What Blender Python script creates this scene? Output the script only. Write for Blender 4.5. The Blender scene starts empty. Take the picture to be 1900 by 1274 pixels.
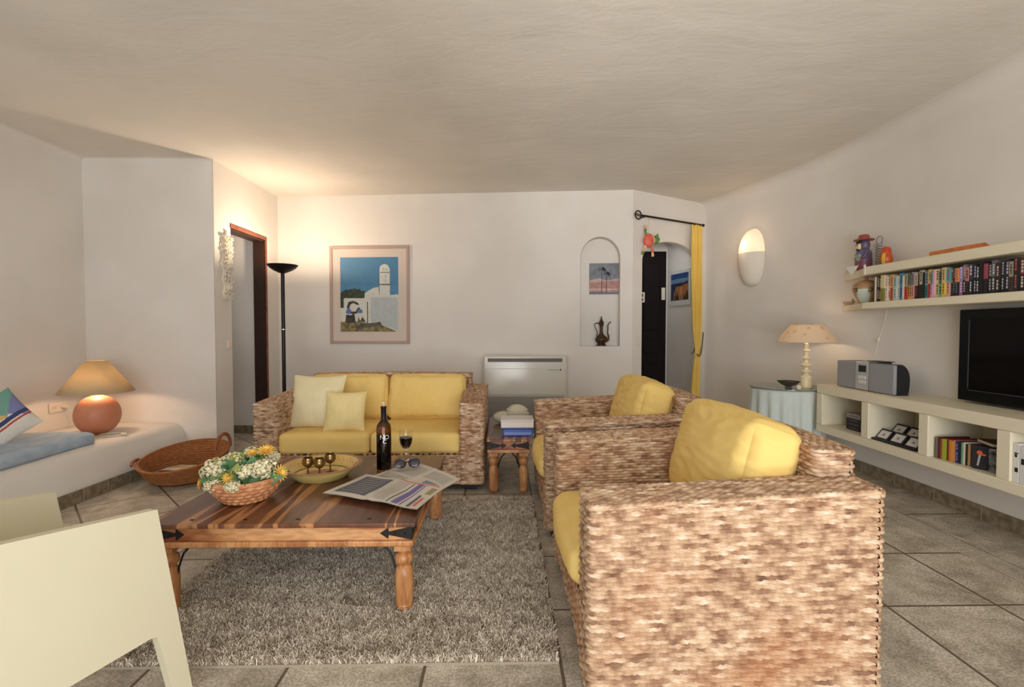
import bpy, math, random
import numpy as np
from mathutils import Vector, Matrix, noise
PI = math.pi
rad = math.radians
scene = bpy.context.scene
col = scene.collection

# ---------------------------------------------------------------- camera
cd = bpy.data.cameras.new('camera'); cam = bpy.data.objects.new('camera', cd); col.objects.link(cam)
cd.sensor_width = 36.0; cd.lens = 36.0 * 900.0 / 1900.0; cd.clip_start = 0.05
cam.location = (0, 0, 1.2)
cam.rotation_euler = (rad(90) - math.atan(27 / 900), 0, -math.atan(17 / 900))
scene.camera = cam

# ---------------------------------------------------------------- world, window light, added lamps, exposure
w = bpy.data.worlds.new('sky'); scene.world = w; w.use_nodes = True
bg = w.node_tree.nodes['Background']; bg.inputs[0].default_value = (0.62, 0.78, 1.0, 1); bg.inputs[1].default_value = 1.0

def area(name, loc, rot, sx, sy, power, color):
    l = bpy.data.lights.new(name, 'AREA'); l.shape = 'RECTANGLE'; l.size = sx; l.size_y = sy
    l.energy = power; l.color = color
    o = bpy.data.objects.new(name, l); col.objects.link(o); o.location = loc; o.rotation_euler = rot
    return o
def point(name, loc, power, color, r=0.03):
    l = bpy.data.lights.new(name, 'POINT'); l.energy = power; l.color = color; l.shadow_soft_size = r
    o = bpy.data.objects.new(name, l); col.objects.link(o); o.location = loc
    return o
# daylight through the terrace doors behind the camera
area('terrace_daylight', (0.2, -2.42, 1.30), (rad(90), 0, 0), 3.9, 2.1, 132, (0.95, 0.975, 1.0))
# added fill lamp behind the camera, tilted up to brighten the ceiling
area('ceiling_fill', (0.9, -2.2, 0.12), (rad(140), 0, rad(-4)), 2.4, 0.5, 88, (1.0, 0.97, 0.93))
# spot lamp added to throw a bright streak along the ceiling
sl = bpy.data.lights.new('ceiling_streak_spot', 'SPOT'); sl.energy = 520; sl.color = (1.0, 0.97, 0.93); sl.spot_size = rad(30); sl.spot_blend = 1.0; sl.shadow_soft_size = 0.25
so = bpy.data.objects.new('ceiling_streak_spot', sl); col.objects.link(so); so.location = (-0.7, -2.3, 1.4)
so.rotation_euler = (Vector((1.15, 3.4, 2.75)) - so.location).to_track_quat('-Z', 'Y').to_euler()
area('side_fill', (-3.72, -0.4, 1.5), (0, rad(-90), 0), 1.2, 1.5, 6, (0.95, 0.97, 1.0))  # added fill lamp; the left wall has no window here
area('hall_fill', (1.85, 6.3, 2.38), (0, 0, 0), 0.4, 0.3, 2.2, (0.95, 0.97, 1.0))  # weak lamp added under the hall ceiling to brighten the passage
area('bedroom_fill', (-3.6, 4.9, 2.3), (rad(25), 0, 0), 0.6, 0.3, 2.2, (0.95, 0.97, 1.0))  # unseen lamp added to brighten the room behind the left doorway
scene.view_settings.view_transform = 'Standard'; scene.view_settings.look = 'None'
scene.view_settings.gamma = 1.0; scene.view_settings.use_curve_mapping = False
scene.view_settings.exposure = 0.0
scene.cycles.max_bounces = 10; scene.cycles.diffuse_bounces = 6; scene.cycles.glossy_bounces = 4
scene.cycles.transmission_bounces = 8; scene.cycles.caustics_reflective = False; scene.cycles.caustics_refractive = False
scene.cycles.sample_clamp_indirect = 6.0

# ---------------------------------------------------------------- materials
def s2l(c):
    return tuple(((x / 255) / 12.92 if x / 255 <= 0.04045 else ((x / 255 + 0.055) / 1.055) ** 2.4) for x in c)
MATS = {}
def mat(name, c, rough=0.6, metal=0.0, c2=None, vs=4.0, bump=0.0, bs=60.0, emit=None, es=0.0, trans=0.0, ior=1.45, spec=0.5, sss=0.0, detail=4.0, bd=0.003, stretch=None):
    if name in MATS: return MATS[name]
    m = bpy.data.materials.new(name); m.use_nodes = True; nt = m.node_tree; N = nt.nodes; L = nt.links
    b = N['Principled BSDF']
    b.inputs['Base Color'].default_value = (*c, 1); b.inputs['Roughness'].default_value = rough
    b.inputs['Metallic'].default_value = metal; b.inputs['Transmission Weight'].default_value = trans
    b.inputs['IOR'].default_value = ior; b.inputs['Specular IOR Level'].default_value = spec
    if emit: b.inputs['Emission Color'].default_value = (*emit, 1); b.inputs['Emission Strength'].default_value = es
    tc = N.new('ShaderNodeTexCoord'); src = tc.outputs['Object']
    if stretch:
        mp = N.new('ShaderNodeMapping'); mp.inputs['Scale'].default_value = stretch; L.new(src, mp.inputs[0]); src = mp.outputs[0]
    if c2:
        n = N.new('ShaderNodeTexNoise'); n.inputs['Scale'].default_value = vs; n.inputs['Detail'].default_value = detail
        r = N.new('ShaderNodeValToRGB'); r.color_ramp.elements[0].color = (*c, 1); r.color_ramp.elements[1].color = (*c2, 1)
        r.color_ramp.elements[0].position = 0.35; r.color_ramp.elements[1].position = 0.65
        L.new(src, n.inputs['Vector']); L.new(n.outputs[0], r.inputs[0]); L.new(r.outputs[0], b.inputs['Base Color'])
    if bump:
        n = N.new('ShaderNodeTexNoise'); n.inputs['Scale'].default_value = bs; n.inputs['Detail'].default_value = 5
        bp = N.new('ShaderNodeBump'); bp.inputs['Strength'].default_value = bump; bp.inputs['Distance'].default_value = bd
        L.new(src, n.inputs['Vector']); L.new(n.outputs[0], bp.inputs['Height']); L.new(bp.outputs[0], b.inputs['Normal'])
    MATS[name] = m
    return m
def M(name, rgb, **k):
    if 'c2' in k: k['c2'] = s2l(k['c2'])
    return mat(name, s2l(rgb), **k)

# white plaster with trowel marks
def plaster(name, rgb, rgb2, stretch, strength=0.35, dist=0.02):
    m = bpy.data.materials.new(name); m.use_nodes = True; nt = m.node_tree; N = nt.nodes; L = nt.links
    b = N['Principled BSDF']; b.inputs['Roughness'].default_value = 0.85; b.inputs['Specular IOR Level'].default_value = 0.25
    g = N.new('ShaderNodeNewGeometry'); mp = N.new('ShaderNodeMapping'); mp.inputs['Scale'].default_value = stretch
    L.new(g.outputs['Position'], mp.inputs[0])
    n1 = N.new('ShaderNodeTexNoise'); n1.inputs['Scale'].default_value = 2.2; n1.inputs['Detail'].default_value = 5; n1.inputs['Distortion'].default_value = 0.6
    L.new(mp.outputs[0], n1.inputs['Vector'])
    n2 = N.new('ShaderNodeTexNoise'); n2.inputs['Scale'].default_value = 14; n2.inputs['Detail'].default_value = 6; n2.inputs['Roughness'].default_value = 0.55
    L.new(mp.outputs[0], n2.inputs['Vector'])
    a = N.new('ShaderNodeMath'); a.operation = 'MULTIPLY_ADD'; a.inputs[1].default_value = 0.22
    L.new(n2.outputs[0], a.inputs[0]); L.new(n1.outputs[0], a.inputs[2])
    bp = N.new('ShaderNodeBump'); bp.inputs['Strength'].default_value = strength; bp.inputs['Distance'].default_value = dist
    L.new(a.outputs[0], bp.inputs['Height']); L.new(bp.outputs[0], b.inputs['Normal'])
    n3 = N.new('ShaderNodeTexNoise'); n3.inputs['Scale'].default_value = 1.3; n3.inputs['Detail'].default_value = 3
    L.new(g.outputs['Position'], n3.inputs['Vector'])
    r = N.new('ShaderNodeValToRGB'); r.color_ramp.elements[0].color = (*s2l(rgb), 1); r.color_ramp.elements[1].color = (*s2l(rgb2), 1)
    r.color_ramp.elements[0].position = 0.4; r.color_ramp.elements[1].position = 0.6
    L.new(n3.outputs[0], r.inputs[0]); L.new(r.outputs[0], b.inputs['Base Color'])
    return m
WALL = plaster('wall_plaster', (224, 219, 212), (218, 212, 204), (1, 1, 1), 0.3, 0.02)
CEIL = plaster('ceiling_plaster', (224, 218, 208), (217, 211, 201), (0.7, 1.5, 1), 0.34, 0.022)

def floor_material():
    m = bpy.data.materials.new('stone_tile_floor'); m.use_nodes = True; nt = m.node_tree; N = nt.nodes; L = nt.links
    b = N['Principled BSDF']; b.inputs['Roughness'].default_value = 0.42
    g = N.new('ShaderNodeNewGeometry'); sp = N.new('ShaderNodeSeparateXYZ'); L.new(g.outputs['Position'], sp.inputs[0])
    def mth(op, a, bb=None, c=None):
        n = N.new('ShaderNodeMath'); n.operation = op
        for i, v in enumerate((a, bb, c)):
            if v is None: continue
            if isinstance(v, (int, float)): n.inputs[i].default_value = v
            else: L.new(v, n.inputs[i])
        return n.outputs[0]
    X, Y = sp.outputs[0], sp.outputs[1]
    T = 0.485
    def line(v, off, pitch=T, wid=0.006):      # 1 on the joint
        a = mth('DIVIDE', mth('SUBTRACT', v, off), pitch)
        f = mth('FRACT', mth('ADD', a, 0.5)); d = mth('ABSOLUTE', mth('SUBTRACT', f, 0.5))
        return mth('LESS_THAN', d, wid / pitch)
    def idx(v, off, pitch=T): return mth('FLOOR', mth('DIVIDE', mth('SUBTRACT', v, off), pitch))
    lx, ly = line(X, 0.207), line(Y, 2.035, 0.4865)
    main = mth('MAXIMUM', lx, ly)
    P = mth('ADD', X, Y); Q = mth('SUBTRACT', Y, X)
    q2 = 0.485 * math.sqrt(2)
    diag = mth('MAXIMUM', line(P, 0.41, q2, 0.0085), line(Q, 5.40, q2, 0.0085))
    left = mth('MULTIPLY', mth('LESS_THAN', X, -1.985), mth('GREATER_THAN', Y, 2.2))
    right = mth('GREATER_THAN', X, 2.45)
    border = mth('MULTIPLY', line(Y, 3.06, 0.73), mth('GREATER_THAN', X, 2.60))
    edge = mth('MAXIMUM', mth('LESS_THAN', mth('ABSOLUTE', mth('SUBTRACT', X, 2.45)), 0.003), mth('LESS_THAN', mth('ABSOLUTE', mth('SUBTRACT', X, 2.60)), 0.003))
    def mix(f, a, c): return mth('ADD', mth('MULTIPLY', mth('SUBTRACT', 1.0, f), a), mth('MULTIPLY', f, c))
    grout = mix(left, main, diag); grout = mix(right, grout, mth('MAXIMUM', border, edge))
    # stone colour
    cell = N.new('ShaderNodeCombineXYZ'); L.new(idx(X, 0.207), cell.inputs[0]); L.new(idx(Y, 2.035, 0.4865), cell.inputs[1])
    wn = N.new('ShaderNodeTexWhiteNoise'); L.new(cell.outputs[0], wn.inputs[0])
    ofs = N.new('ShaderNodeVectorMath'); ofs.operation = 'MULTIPLY_ADD'; ofs.inputs[1].default_value = (7, 7, 7)
    L.new(wn.outputs[1], ofs.inputs[0]); L.new(g.outputs['Position'], ofs.inputs[2])
    n1 = N.new('ShaderNodeTexNoise'); n1.inputs['Scale'].default_value = 6; n1.inputs['Detail'].default_value = 8; n1.inputs['Roughness'].default_value = 0.7; L.new(ofs.outputs[0], n1.inputs['Vector'])
    n2 = N.new('ShaderNodeTexNoise'); n2.inputs['Scale'].default_value = 110; n2.inputs['Detail'].default_value = 3; L.new(g.outputs['Position'], n2.inputs['Vector'])
    r1 = N.new('ShaderNodeValToRGB'); e = r1.color_ramp.elements
    e[0].position = 0.34; e[0].color = (*s2l((152, 142, 127)), 1); e[1].position = 0.66; e[1].color = (*s2l((214, 205, 190)), 1)
    x = e.new(0.5); x.color = (*s2l((188, 178, 162)), 1)
    L.new(n1.outputs[0], r1.inputs[0])
    r2 = N.new('ShaderNodeValToRGB'); r2.color_ramp.elements[0].position = 0.42; r2.color_ramp.elements[1].position = 0.58
    r2.color_ramp.elements[0].color = (0.62, 0.60, 0.57, 1); r2.color_ramp.elements[1].color = (1.1, 1.1, 1.1, 1); L.new(n2.outputs[0], r2.inputs[0])
    mu = N.new('ShaderNodeMix'); mu.data_type = 'RGBA'; mu.blend_type = 'MULTIPLY'; mu.inputs[0].default_value = 0.8
    L.new(r1.outputs[0], mu.inputs[6]); L.new(r2.outputs[0], mu.inputs[7])
    # carved scroll band
    wv = N.new('ShaderNodeTexWave'); wv.wave_type = 'RINGS'; wv.inputs['Scale'].default_value = 9; wv.inputs['Distortion'].default_value = 9; wv.inputs['Detail'].default_value = 1
    L.new(g.outputs['Position'], wv.inputs['Vector'])
    band = mth('MULTIPLY', mth('MULTIPLY', mth('GREATER_THAN', X, 2.465), mth('LESS_THAN', X, 2.585)), mth('GREATER_THAN', wv.outputs[1], 0.62))
    m1 = N.new('ShaderNodeMix'); m1.data_type = 'RGBA'; L.new(band, m1.inputs[0]); L.new(mu.outputs[2], m1.inputs[6]); m1.inputs[7].default_value = (*s2l((178, 170, 156)), 1)
    m2 = N.new('ShaderNodeMix'); m2.data_type = 'RGBA'; L.new(grout, m2.inputs[0]); L.new(m1.outputs[2], m2.inputs[6]); m2.inputs[7].default_value = (*s2l((98, 86, 70)), 1)
    L.new(m2.outputs[2], b.inputs['Base Color'])
    h = mth('ADD', mth('MULTIPLY', mth('SUBTRACT', 1.0, grout), 1.0), mth('MULTIPLY', n1.outputs[0], 0.35))
    bp = N.new('ShaderNodeBump'); bp.inputs['Strength'].default_value = 0.6; bp.inputs['Distance'].default_value = 0.004
    L.new(h, bp.inputs['Height']); L.new(bp.outputs[0], b.inputs['Normal'])
    L.new(mth('ADD', 0.32, mth('MULTIPLY', n2.outputs[0], 0.3)), b.inputs['Roughness'])
    return m
FLOOR = floor_material()

def wicker_material(name='wicker', dark=1.0):
    m = bpy.data.materials.new(name); m.use_nodes = True; nt = m.node_tree; N = nt.nodes; L = nt.links
    b = N['Principled BSDF']; b.inputs['Roughness'].default_value = 0.62; b.inputs['Specular IOR Level'].default_value = 0.3
    uv = N.new('ShaderNodeUVMap'); sp = N.new('ShaderNodeSeparateXYZ'); L.new(uv.outputs[0], sp.inputs[0])
    def mth(op, a, bb=None):
        n = N.new('ShaderNodeMath'); n.operation = op
        for i, v in enumerate((a, bb)):
            if v is None: continue
            if isinstance(v, (int, float)): n.inputs[i].default_value = v
            else: L.new(v, n.inputs[i])
        return n.outputs[0]
    row = mth('FLOOR', mth('DIVIDE', sp.outputs[1], 0.0145))
    cb = N.new('ShaderNodeCombineXYZ'); L.new(mth('MULTIPLY', sp.outputs[0], 15.0), cb.inputs[0]); L.new(mth('MULTIPLY', row, 3.37), cb.inputs[1])
    n1 = N.new('ShaderNodeTexNoise'); n1.inputs['Scale'].default_value = 1.0; n1.inputs['Detail'].default_value = 3; L.new(cb.outputs[0], n1.inputs['Vector'])
    r = N.new('ShaderNodeValToRGB'); e = r.color_ramp.elements
    e[0].position = 0.25; e[0].color = (*s2l((108, 76, 56)), 1); e[1].position = 0.74; e[1].color = (*s2l((228, 210, 186)), 1)
    for p, c in ((0.40, (150, 114, 88)), (0.54, (196, 164, 132))):
        x = e.new(p); x.color = (*s2l(c), 1)
    L.new(n1.outputs[0], r.inputs[0])
    tc = N.new('ShaderNodeTexCoord')
    n2 = N.new('ShaderNodeTexNoise'); n2.inputs['Scale'].default_value = 3.0; n2.inputs['Detail'].default_value = 2; L.new(tc.outputs['Object'], n2.inputs['Vector'])
    r2 = N.new('ShaderNodeValToRGB'); r2.color_ramp.elements[0].position = 0.5; r2.color_ramp.elements[1].position = 0.72
    r2.color_ramp.elements[0].color = (0, 0, 0, 1); r2.color_ramp.elements[1].color = (0.45, 0.45, 0.45, 1); L.new(n2.outputs[0], r2.inputs[0])
    m1 = N.new('ShaderNodeMix'); m1.data_type = 'RGBA'; L.new(r2.outputs[0], m1.inputs[0]); L.new(r.outputs[0], m1.inputs[6]); m1.inputs[7].default_value = (*s2l((176, 112, 66)), 1)
    # fine fibres
    cf = N.new('ShaderNodeCombineXYZ'); L.new(mth('MULTIPLY', sp.outputs[0], 40.0), cf.inputs[0]); L.new(mth('MULTIPLY', sp.outputs[1], 900.0), cf.inputs[1])
    n3 = N.new('ShaderNodeTexNoise'); n3.inputs['Scale'].default_value = 1.0; n3.inputs['Detail'].default_value = 2; L.new(cf.outputs[0], n3.inputs['Vector'])
    bp = N.new('ShaderNodeBump'); bp.inputs['Strength'].default_value = 0.5; bp.inputs['Distance'].default_value = 0.0015
    L.new(n3.outputs[0], bp.inputs['Height']); L.new(bp.outputs[0], b.inputs['Normal'])
    L.new(m1.outputs[2], b.inputs['Base Color'])
    return m
WICKER = wicker_material()

def wood_material(name, stops, scale, bands=1.0, axis=1, rough=0.38):
    m = bpy.data.materials.new(name); m.use_nodes = True; nt = m.node_tree; N = nt.nodes; L = nt.links
    b = N['Principled BSDF']; b.inputs['Roughness'].default_value = rough
    tc = N.new('ShaderNodeTexCoord'); mp = N.new('ShaderNodeMapping'); L.new(tc.outputs['Object'], mp.inputs[0])
    mp.inputs['Scale'].default_value = scale
    n = N.new('ShaderNodeTexNoise'); n.inputs['Scale'].default_value = bands; n.inputs['Detail'].default_value = 2.5; n.inputs['Distortion'].default_value = 0.8
    L.new(mp.outputs[0], n.inputs['Vector'])
    r = N.new('ShaderNodeValToRGB'); e = r.color_ramp.elements
    e[0].position = stops[0][0]; e[0].color = (*s2l(stops[0][1]), 1); e[1].position = stops[-1][0]; e[1].color = (*s2l(stops[-1][1]), 1)
    for p, c in stops[1:-1]:
        x = e.new(p); x.color = (*s2l(c), 1)
    L.new(n.outputs[0], r.inputs[0])
    n2 = N.new('ShaderNodeTexNoise'); n2.inputs['Scale'].default_value = bands * 9; n2.inputs['Detail'].default_value = 4; L.new(mp.outputs[0], n2.inputs['Vector'])
    r2 = N.new('ShaderNodeValToRGB'); r2.color_ramp.elements[0].position = 0.35; r2.color_ramp.elements[1].position = 0.6
    r2.color_ramp.elements[0].color = (0.6, 0.55, 0.5, 1); r2.color_ramp.elements[1].color = (1, 1, 1, 1); L.new(n2.outputs[0], r2.inputs[0])
    mu = N.new('ShaderNodeMix'); mu.data_type = 'RGBA'; mu.blend_type = 'MULTIPLY'; mu.inputs[0].default_value = 0.7
    L.new(r.outputs[0], mu.inputs[6]); L.new(r2.outputs[0], mu.inputs[7]); L.new(mu.outputs[2], b.inputs['Base Color'])
    return m
TOPWOOD = wood_material('sheesham_top', [(0.30, (78, 46, 30)), (0.44, (104, 66, 46)), (0.535, (112, 70, 46)), (0.555, (178, 124, 80)), (0.60, (186, 132, 86)), (0.62, (104, 64, 42))], (4.2, 0.35, 1), 1.6, rough=0.30)
APRON = wood_material('sheesham_apron', [(0.30, (118, 52, 26)), (0.46, (138, 70, 38)), (0.52, (196, 142, 94)), (0.7, (206, 156, 108))], (1.6, 1.6, 7), 1.1, rough=0.4)
LEGWOOD = wood_material('sheesham_leg', [(0.3, (150, 92, 52)), (0.5, (190, 134, 84)), (0.7, (204, 152, 102))], (5, 5, 1.2), 2.0, rough=0.4)

# ---------------------------------------------------------------- mesh helpers
class MB:
    def __init__(s): s.v = []; s.f = []; s.m = []; s.uv = None
    def add(s, v, f, mi=0, T=None):
        o = len(s.v)
        if T is not None: v = [tuple(T @ Vector(p)) for p in v]
        s.v += [tuple(p) for p in v]; s.f += [tuple(i + o for i in q) for q in f]; s.m += [mi] * len(f)
        return s
    def box(s, x0, x1, y0, y1, z0, z1, mi=0, T=None):
        v = [(x, y, z) for z in (z0, z1) for y in (y0, y1) for x in (x0, x1)]
        return s.add(v, [(0, 2, 3, 1), (4, 5, 7, 6), (0, 1, 5, 4), (2, 6, 7, 3), (0, 4, 6, 2), (1, 3, 7, 5)], mi, T)
    def lathe(s, prof, c=(0, 0, 0), seg=32, mi=0, T=None, sx=1, sy=1, fn=None, cap=True):
        v = []; f = []
        for (r, z) in prof:
            for k in range(seg):
                a = 2 * PI * k / seg; rr = fn(r, z, a) if fn else r
                v.append((c[0] + rr * sx * math.cos(a), c[1] + rr * sy * math.sin(a), c[2] + z))
        n = len(prof)
        for i in range(n - 1):
            for k in range(seg):
                k2 = (k + 1) % seg
                f.append((i * seg + k, i * seg + k2, (i + 1) * seg + k2, (i + 1) * seg + k))
        if cap:
            if prof[0][0] > 1e-5: f.append(tuple(reversed(range(seg))))
            if prof[-1][0] > 1e-5: f.append(tuple((n - 1) * seg + k for k in range(seg)))
        return s.add(v, f, mi, T)
    def ball(s, c, r, mi=0, seg=20, rings=12, T=None):
        if isinstance(r, (int, float)): r = (r, r, r)
        pr = []
        for i in range(rings + 1):
            a = -PI / 2 + PI * i / rings
            pr.append((max(math.cos(a), 1e-6), math.sin(a)))
        v = []; f = []
        for (q, z) in pr:
            for k in range(seg):
                a = 2 * PI * k / seg
                v.append((c[0] + r[0] * q * math.cos(a), c[1] + r[1] * q * math.sin(a), c[2] + r[2] * z))
        for i in range(rings):
            for k in range(seg):
                k2 = (k + 1) % seg
                f.append((i * seg + k, i * seg + k2, (i + 1) * seg + k2, (i + 1) * seg + k))
        return s.add(v, f, mi, T)
    def tube(s, pts, r, mi=0, seg=10, closed=False, T=None, flat=1.0):
        pts = [Vector(p) for p in pts]; n = len(pts)
        rr = r if isinstance(r, (list, tuple)) else [r] * n
        v = []; f = []; up = Vector((0, 0, 1)); prevN = None
        for i, p in enumerate(pts):
            a = pts[(i - 1) % n] if (closed or i > 0) else p; b = pts[(i + 1) % n] if (closed or i < n - 1) else p
            t = (b - a); t = t.normalized() if t.length > 1e-9 else Vector((0, 0, 1))
            if prevN is None:
                q = up if abs(t.dot(up)) < 0.95 else Vector((1, 0, 0)); nn = (q - t * q.dot(t)).normalized()
            else:
                nn = prevN - t * prevN.dot(t); nn = nn.normalized() if nn.length > 1e-6 else Vector((1, 0, 0))
            prevN = nn; bb = t.cross(nn)
            for k in range(seg):
                an = 2 * PI * k / seg
                v.append(p + nn * (rr[i] * flat * math.cos(an)) + bb * (rr[i] * math.sin(an)))
        m = n if closed else n - 1
        for i in range(m):
            j = (i + 1) % n
            for k in range(seg):
                k2 = (k + 1) % seg
                f.append((i * seg + k, i * seg + k2, j * seg + k2, j * seg + k))
        if not closed:
            f.append(tuple(reversed(range(seg)))); f.append(tuple((n - 1) * seg + k for k in range(seg)))
        return s.add(v, f, mi, T)
    def prism(s, poly, z0, z1, mi=0, T=None):
        n = len(poly)
        v = [(x, y, z0) for x, y in poly] + [(x, y, z1) for x, y in poly]
        f = [tuple(reversed(range(n))), tuple(range(n, 2 * n))] + [(i, (i + 1) % n, n + (i + 1) % n, n + i) for i in range(n)]
        return s.add(v, f, mi, T)
    def grid(s, fn, nu, nv, mi=0, T=None, closed_u=False):
        v = [fn(i / nu, j / nv) for j in range(nv + 1) for i in range(nu + (0 if closed_u else 1))]
        W = nu if closed_u else nu + 1
        f = []
        for j in range(nv):
            for i in range(nu):
                i2 = (i + 1) % W
                f.append((j * W + i, j * W + i2, (j + 1) * W + i2, (j + 1) * W + i))
        return s.add(v, f, mi, T)
    def build(s, name, mats, parent=None, smooth=True, angle=40, bev=0.0, seg=2, solid=0.0, sub=0):
        me = bpy.data.meshes.new(name); me.from_pydata(s.v, [], s.f)
        if not isinstance(mats, (list, tuple)): mats = [mats]
        for m in mats: me.materials.append(m)
        me.polygons.foreach_set('material_index', s.m)
        if smooth:
            me.polygons.foreach_set('use_smooth', [True] * len(s.f)); me.set_sharp_from_angle(angle=rad(angle))
        me.update()
        o = bpy.data.objects.new(name, me); col.objects.link(o)
        if parent is not None: o.parent = parent
        if solid:
            md = o.modifiers.new('s', 'SOLIDIFY'); md.thickness = solid; md.offset = 0
        if bev:
            md = o.modifiers.new('b', 'BEVEL'); md.width = bev; md.segments = seg; md.limit_method = 'ANGLE'; md.angle_limit = rad(40); md.harden_normals = False
        if sub:
            md = o.modifiers.new('u', 'SUBSURF'); md.levels = sub; md.render_levels = sub
        return o

def tag(o, label, cat, group=None):
    o['label'] = label; o['category'] = cat
    if group: o['group'] = group
    return o
def thing(name, label, cat, loc=(0, 0, 0), rz=0.0, group=None, rx=0, ry=0):
    o = bpy.data.objects.new(name, None); col.objects.link(o); o.empty_display_size = 0.05
    o.location = loc; o.rotation_euler = (rx, ry, rz)
    return tag(o, label, cat, group)
def struct(o): o['kind'] = 'structure'; return o
def copy_tree(o, parent=None):
    c = o.copy(); col.objects.link(c)
    if parent is not None: c.parent = parent; c.matrix_parent_inverse = o.matrix_parent_inverse.copy()
    for ch in [x for x in bpy.data.objects if x.parent == o]:
        copy_tree(ch, c)
    return c

def flat_shape(name, outlines, t, origin, u, n, mats, parent=None, v=(0, 0, 1)):
    """outline with holes in the (u, v) plane, extruded from the plane by t along n"""
    cu = bpy.data.curves.new(name, 'CURVE'); cu.dimensions = '2D'; cu.fill_mode = 'BOTH'; cu.extrude = abs(t) / 2
    for ol in outlines:
        sp = cu.splines.new('POLY'); sp.points.add(len(ol) - 1); sp.use_cyclic_u = True
        for p, q in zip(sp.points, ol): p.co = (q[0], q[1], 0, 1)
    tmp = bpy.data.objects.new(name, cu); col.objects.link(tmp)
    dg = bpy.context.evaluated_depsgraph_get(); me = bpy.data.meshes.new_from_object(tmp.evaluated_get(dg))
    bpy.data.objects.remove(tmp); bpy.data.curves.remove(cu)
    U, V, Nn = Vector(u).normalized(), Vector(v).normalized(), Vector(n).normalized()
    O = Vector(origin) + Nn * (t / 2)
    mtx = Matrix(((U.x, V.x, Nn.x, O.x), (U.y, V.y, Nn.y, O.y), (U.z, V.z, Nn.z, O.z), (0, 0, 0, 1)))
    me.transform(mtx); me.name = name
    me.materials.clear()
    for m in (mats if isinstance(mats, (list, tuple)) else [mats]): me.materials.append(m)
    me.polygons.foreach_set('use_smooth', [True] * len(me.polygons)); me.set_sharp_from_angle(angle=rad(30))
    o = bpy.data.objects.new(name, me); col.objects.link(o)
    if parent is not None: o.parent = parent
    return o
def text_mesh(txt, size):
    cu = bpy.data.curves.new('t', 'FONT'); cu.body = txt; cu.size = size; cu.extrude = 0.0002; cu.align_x = 'CENTER'; cu.resolution_u = 3
    tmp = bpy.data.objects.new('t', cu); col.objects.link(tmp)
    dg = bpy.context.evaluated_depsgraph_get(); me = bpy.data.meshes.new_from_object(tmp.evaluated_get(dg))
    bpy.data.objects.remove(tmp); bpy.data.curves.remove(cu)
    v = [tuple(x.co) for x in me.vertices]; f = [tuple(p.vertices) for p in me.polygons]; bpy.data.meshes.remove(me)
    return v, f

# ================================================================ SETTING
CZ = 2.75
# floor
o = MB().box(-5.2, 3.6, -2.6, 7.2, -0.1, 0.0).build('floor', FLOOR); struct(o)
# ceiling
o = MB().box(-5.2, 3.6, -2.6, 7.2, CZ, CZ + 0.1).build('ceiling', CEIL); struct(o)

def cove_wall(name, plan, zt=CZ, r=0.09, base=0.0):
    """plaster wall following a plan line (room on its left side) with a soft curve into the ceiling"""
    b = MB(); pts = [Vector((x, y)) for x, y in plan]
    rows = [(0, base), (0, 0.5), (0, 1.0), (0, 1.6), (0, 2.2), (0, zt - r)] + [(r * (1 - math.cos(a)), zt - r + r * math.sin(a)) for a in [PI / 2 * k / 6 for k in range(1, 7)]]
    n = len(pts); nor = []
    for i in range(n):
        a = pts[max(i - 1, 0)]; c = pts[min(i + 1, n - 1)]; d = (c - a).normalized(); nor.append(Vector((-d.y, d.x)))
    v = []
    for off, z in rows:
        for p, q in zip(pts, nor): v.append((p.x + q.x * off, p.y + q.y * off, z))
    k = len(v)
    for off, z in ((-0.12, base), (-0.12, zt)):
        for p, q in zip(pts, nor): v.append((p.x + q.x * off, p.y + q.y * off, z))
    f = []
    for j in range(len(rows) - 1):
        for i in range(n - 1): f.append((j * n + i, j * n + i + 1, (j + 1) * n + i + 1, (j + 1) * n + i))
    for i in range(n - 1): f.append((k + i + 1, k + i, k + n + i, k + n + i + 1))
    b.add(v, f)
    o = b.build(name, WALL, angle=60); return struct(o)
def smooth_plan(P, per=6):
    out = []
    for i in range(len(P) - 1):
        p0 = P[max(i - 1, 0)]; p1 = P[i]; p2 = P[i + 1]; p3 = P[min(i + 2, len(P) - 1)]
        for k in range(per):
            t = k / per
            out.append(tuple(0.5 * (2 * p1[j] + (p2[j] - p0[j]) * t + (2 * p0[j] - 5 * p1[j] + 4 * p2[j] - p3[j]) * t * t + (3 * p1[j] - p0[j] - 3 * p2[j] + p3[j]) * t ** 3) for j in (0, 1)))
    out.append(P[-1]); return out
cove_wall('wall_right', [(3.02, -2.5), (3.02, 1.0)] + smooth_plan([(3.02, 2.0), (3.018, 3.3), (3.01, 4.0), (2.96, 4.5), (2.84, 5.05), (2.69, 5.55), (2.53, 6.03)]), r=0.13)
cove_wall('wall_left', [(-3.82, 4.52), (-3.82, 3.0), (-3.82, -2.5)], r=0.05)
cove_wall('wall_alcove', [(-2.65, 4.52), (-3.1, 4.52), (-3.82, 4.52)], r=0.03)

# wall with the left doorway, plane x=-2.65, thickness away from the room
def rectl(x0, x1, z0, z1): return [(x0, z0), (x1, z0), (x1, z1), (x0, z1)]
o = flat_shape('wall_doorway', [[(4.535, 0), (4.80, 0), (4.80, 2.19), (5.50, 2.19), (5.50, 0), (5.95, 0), (5.95, CZ), (4.535, CZ)]], 0.12, (-2.65, 0, 0), (0, 1, 0), (-1, 0, 0), WALL); struct(o)
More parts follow.
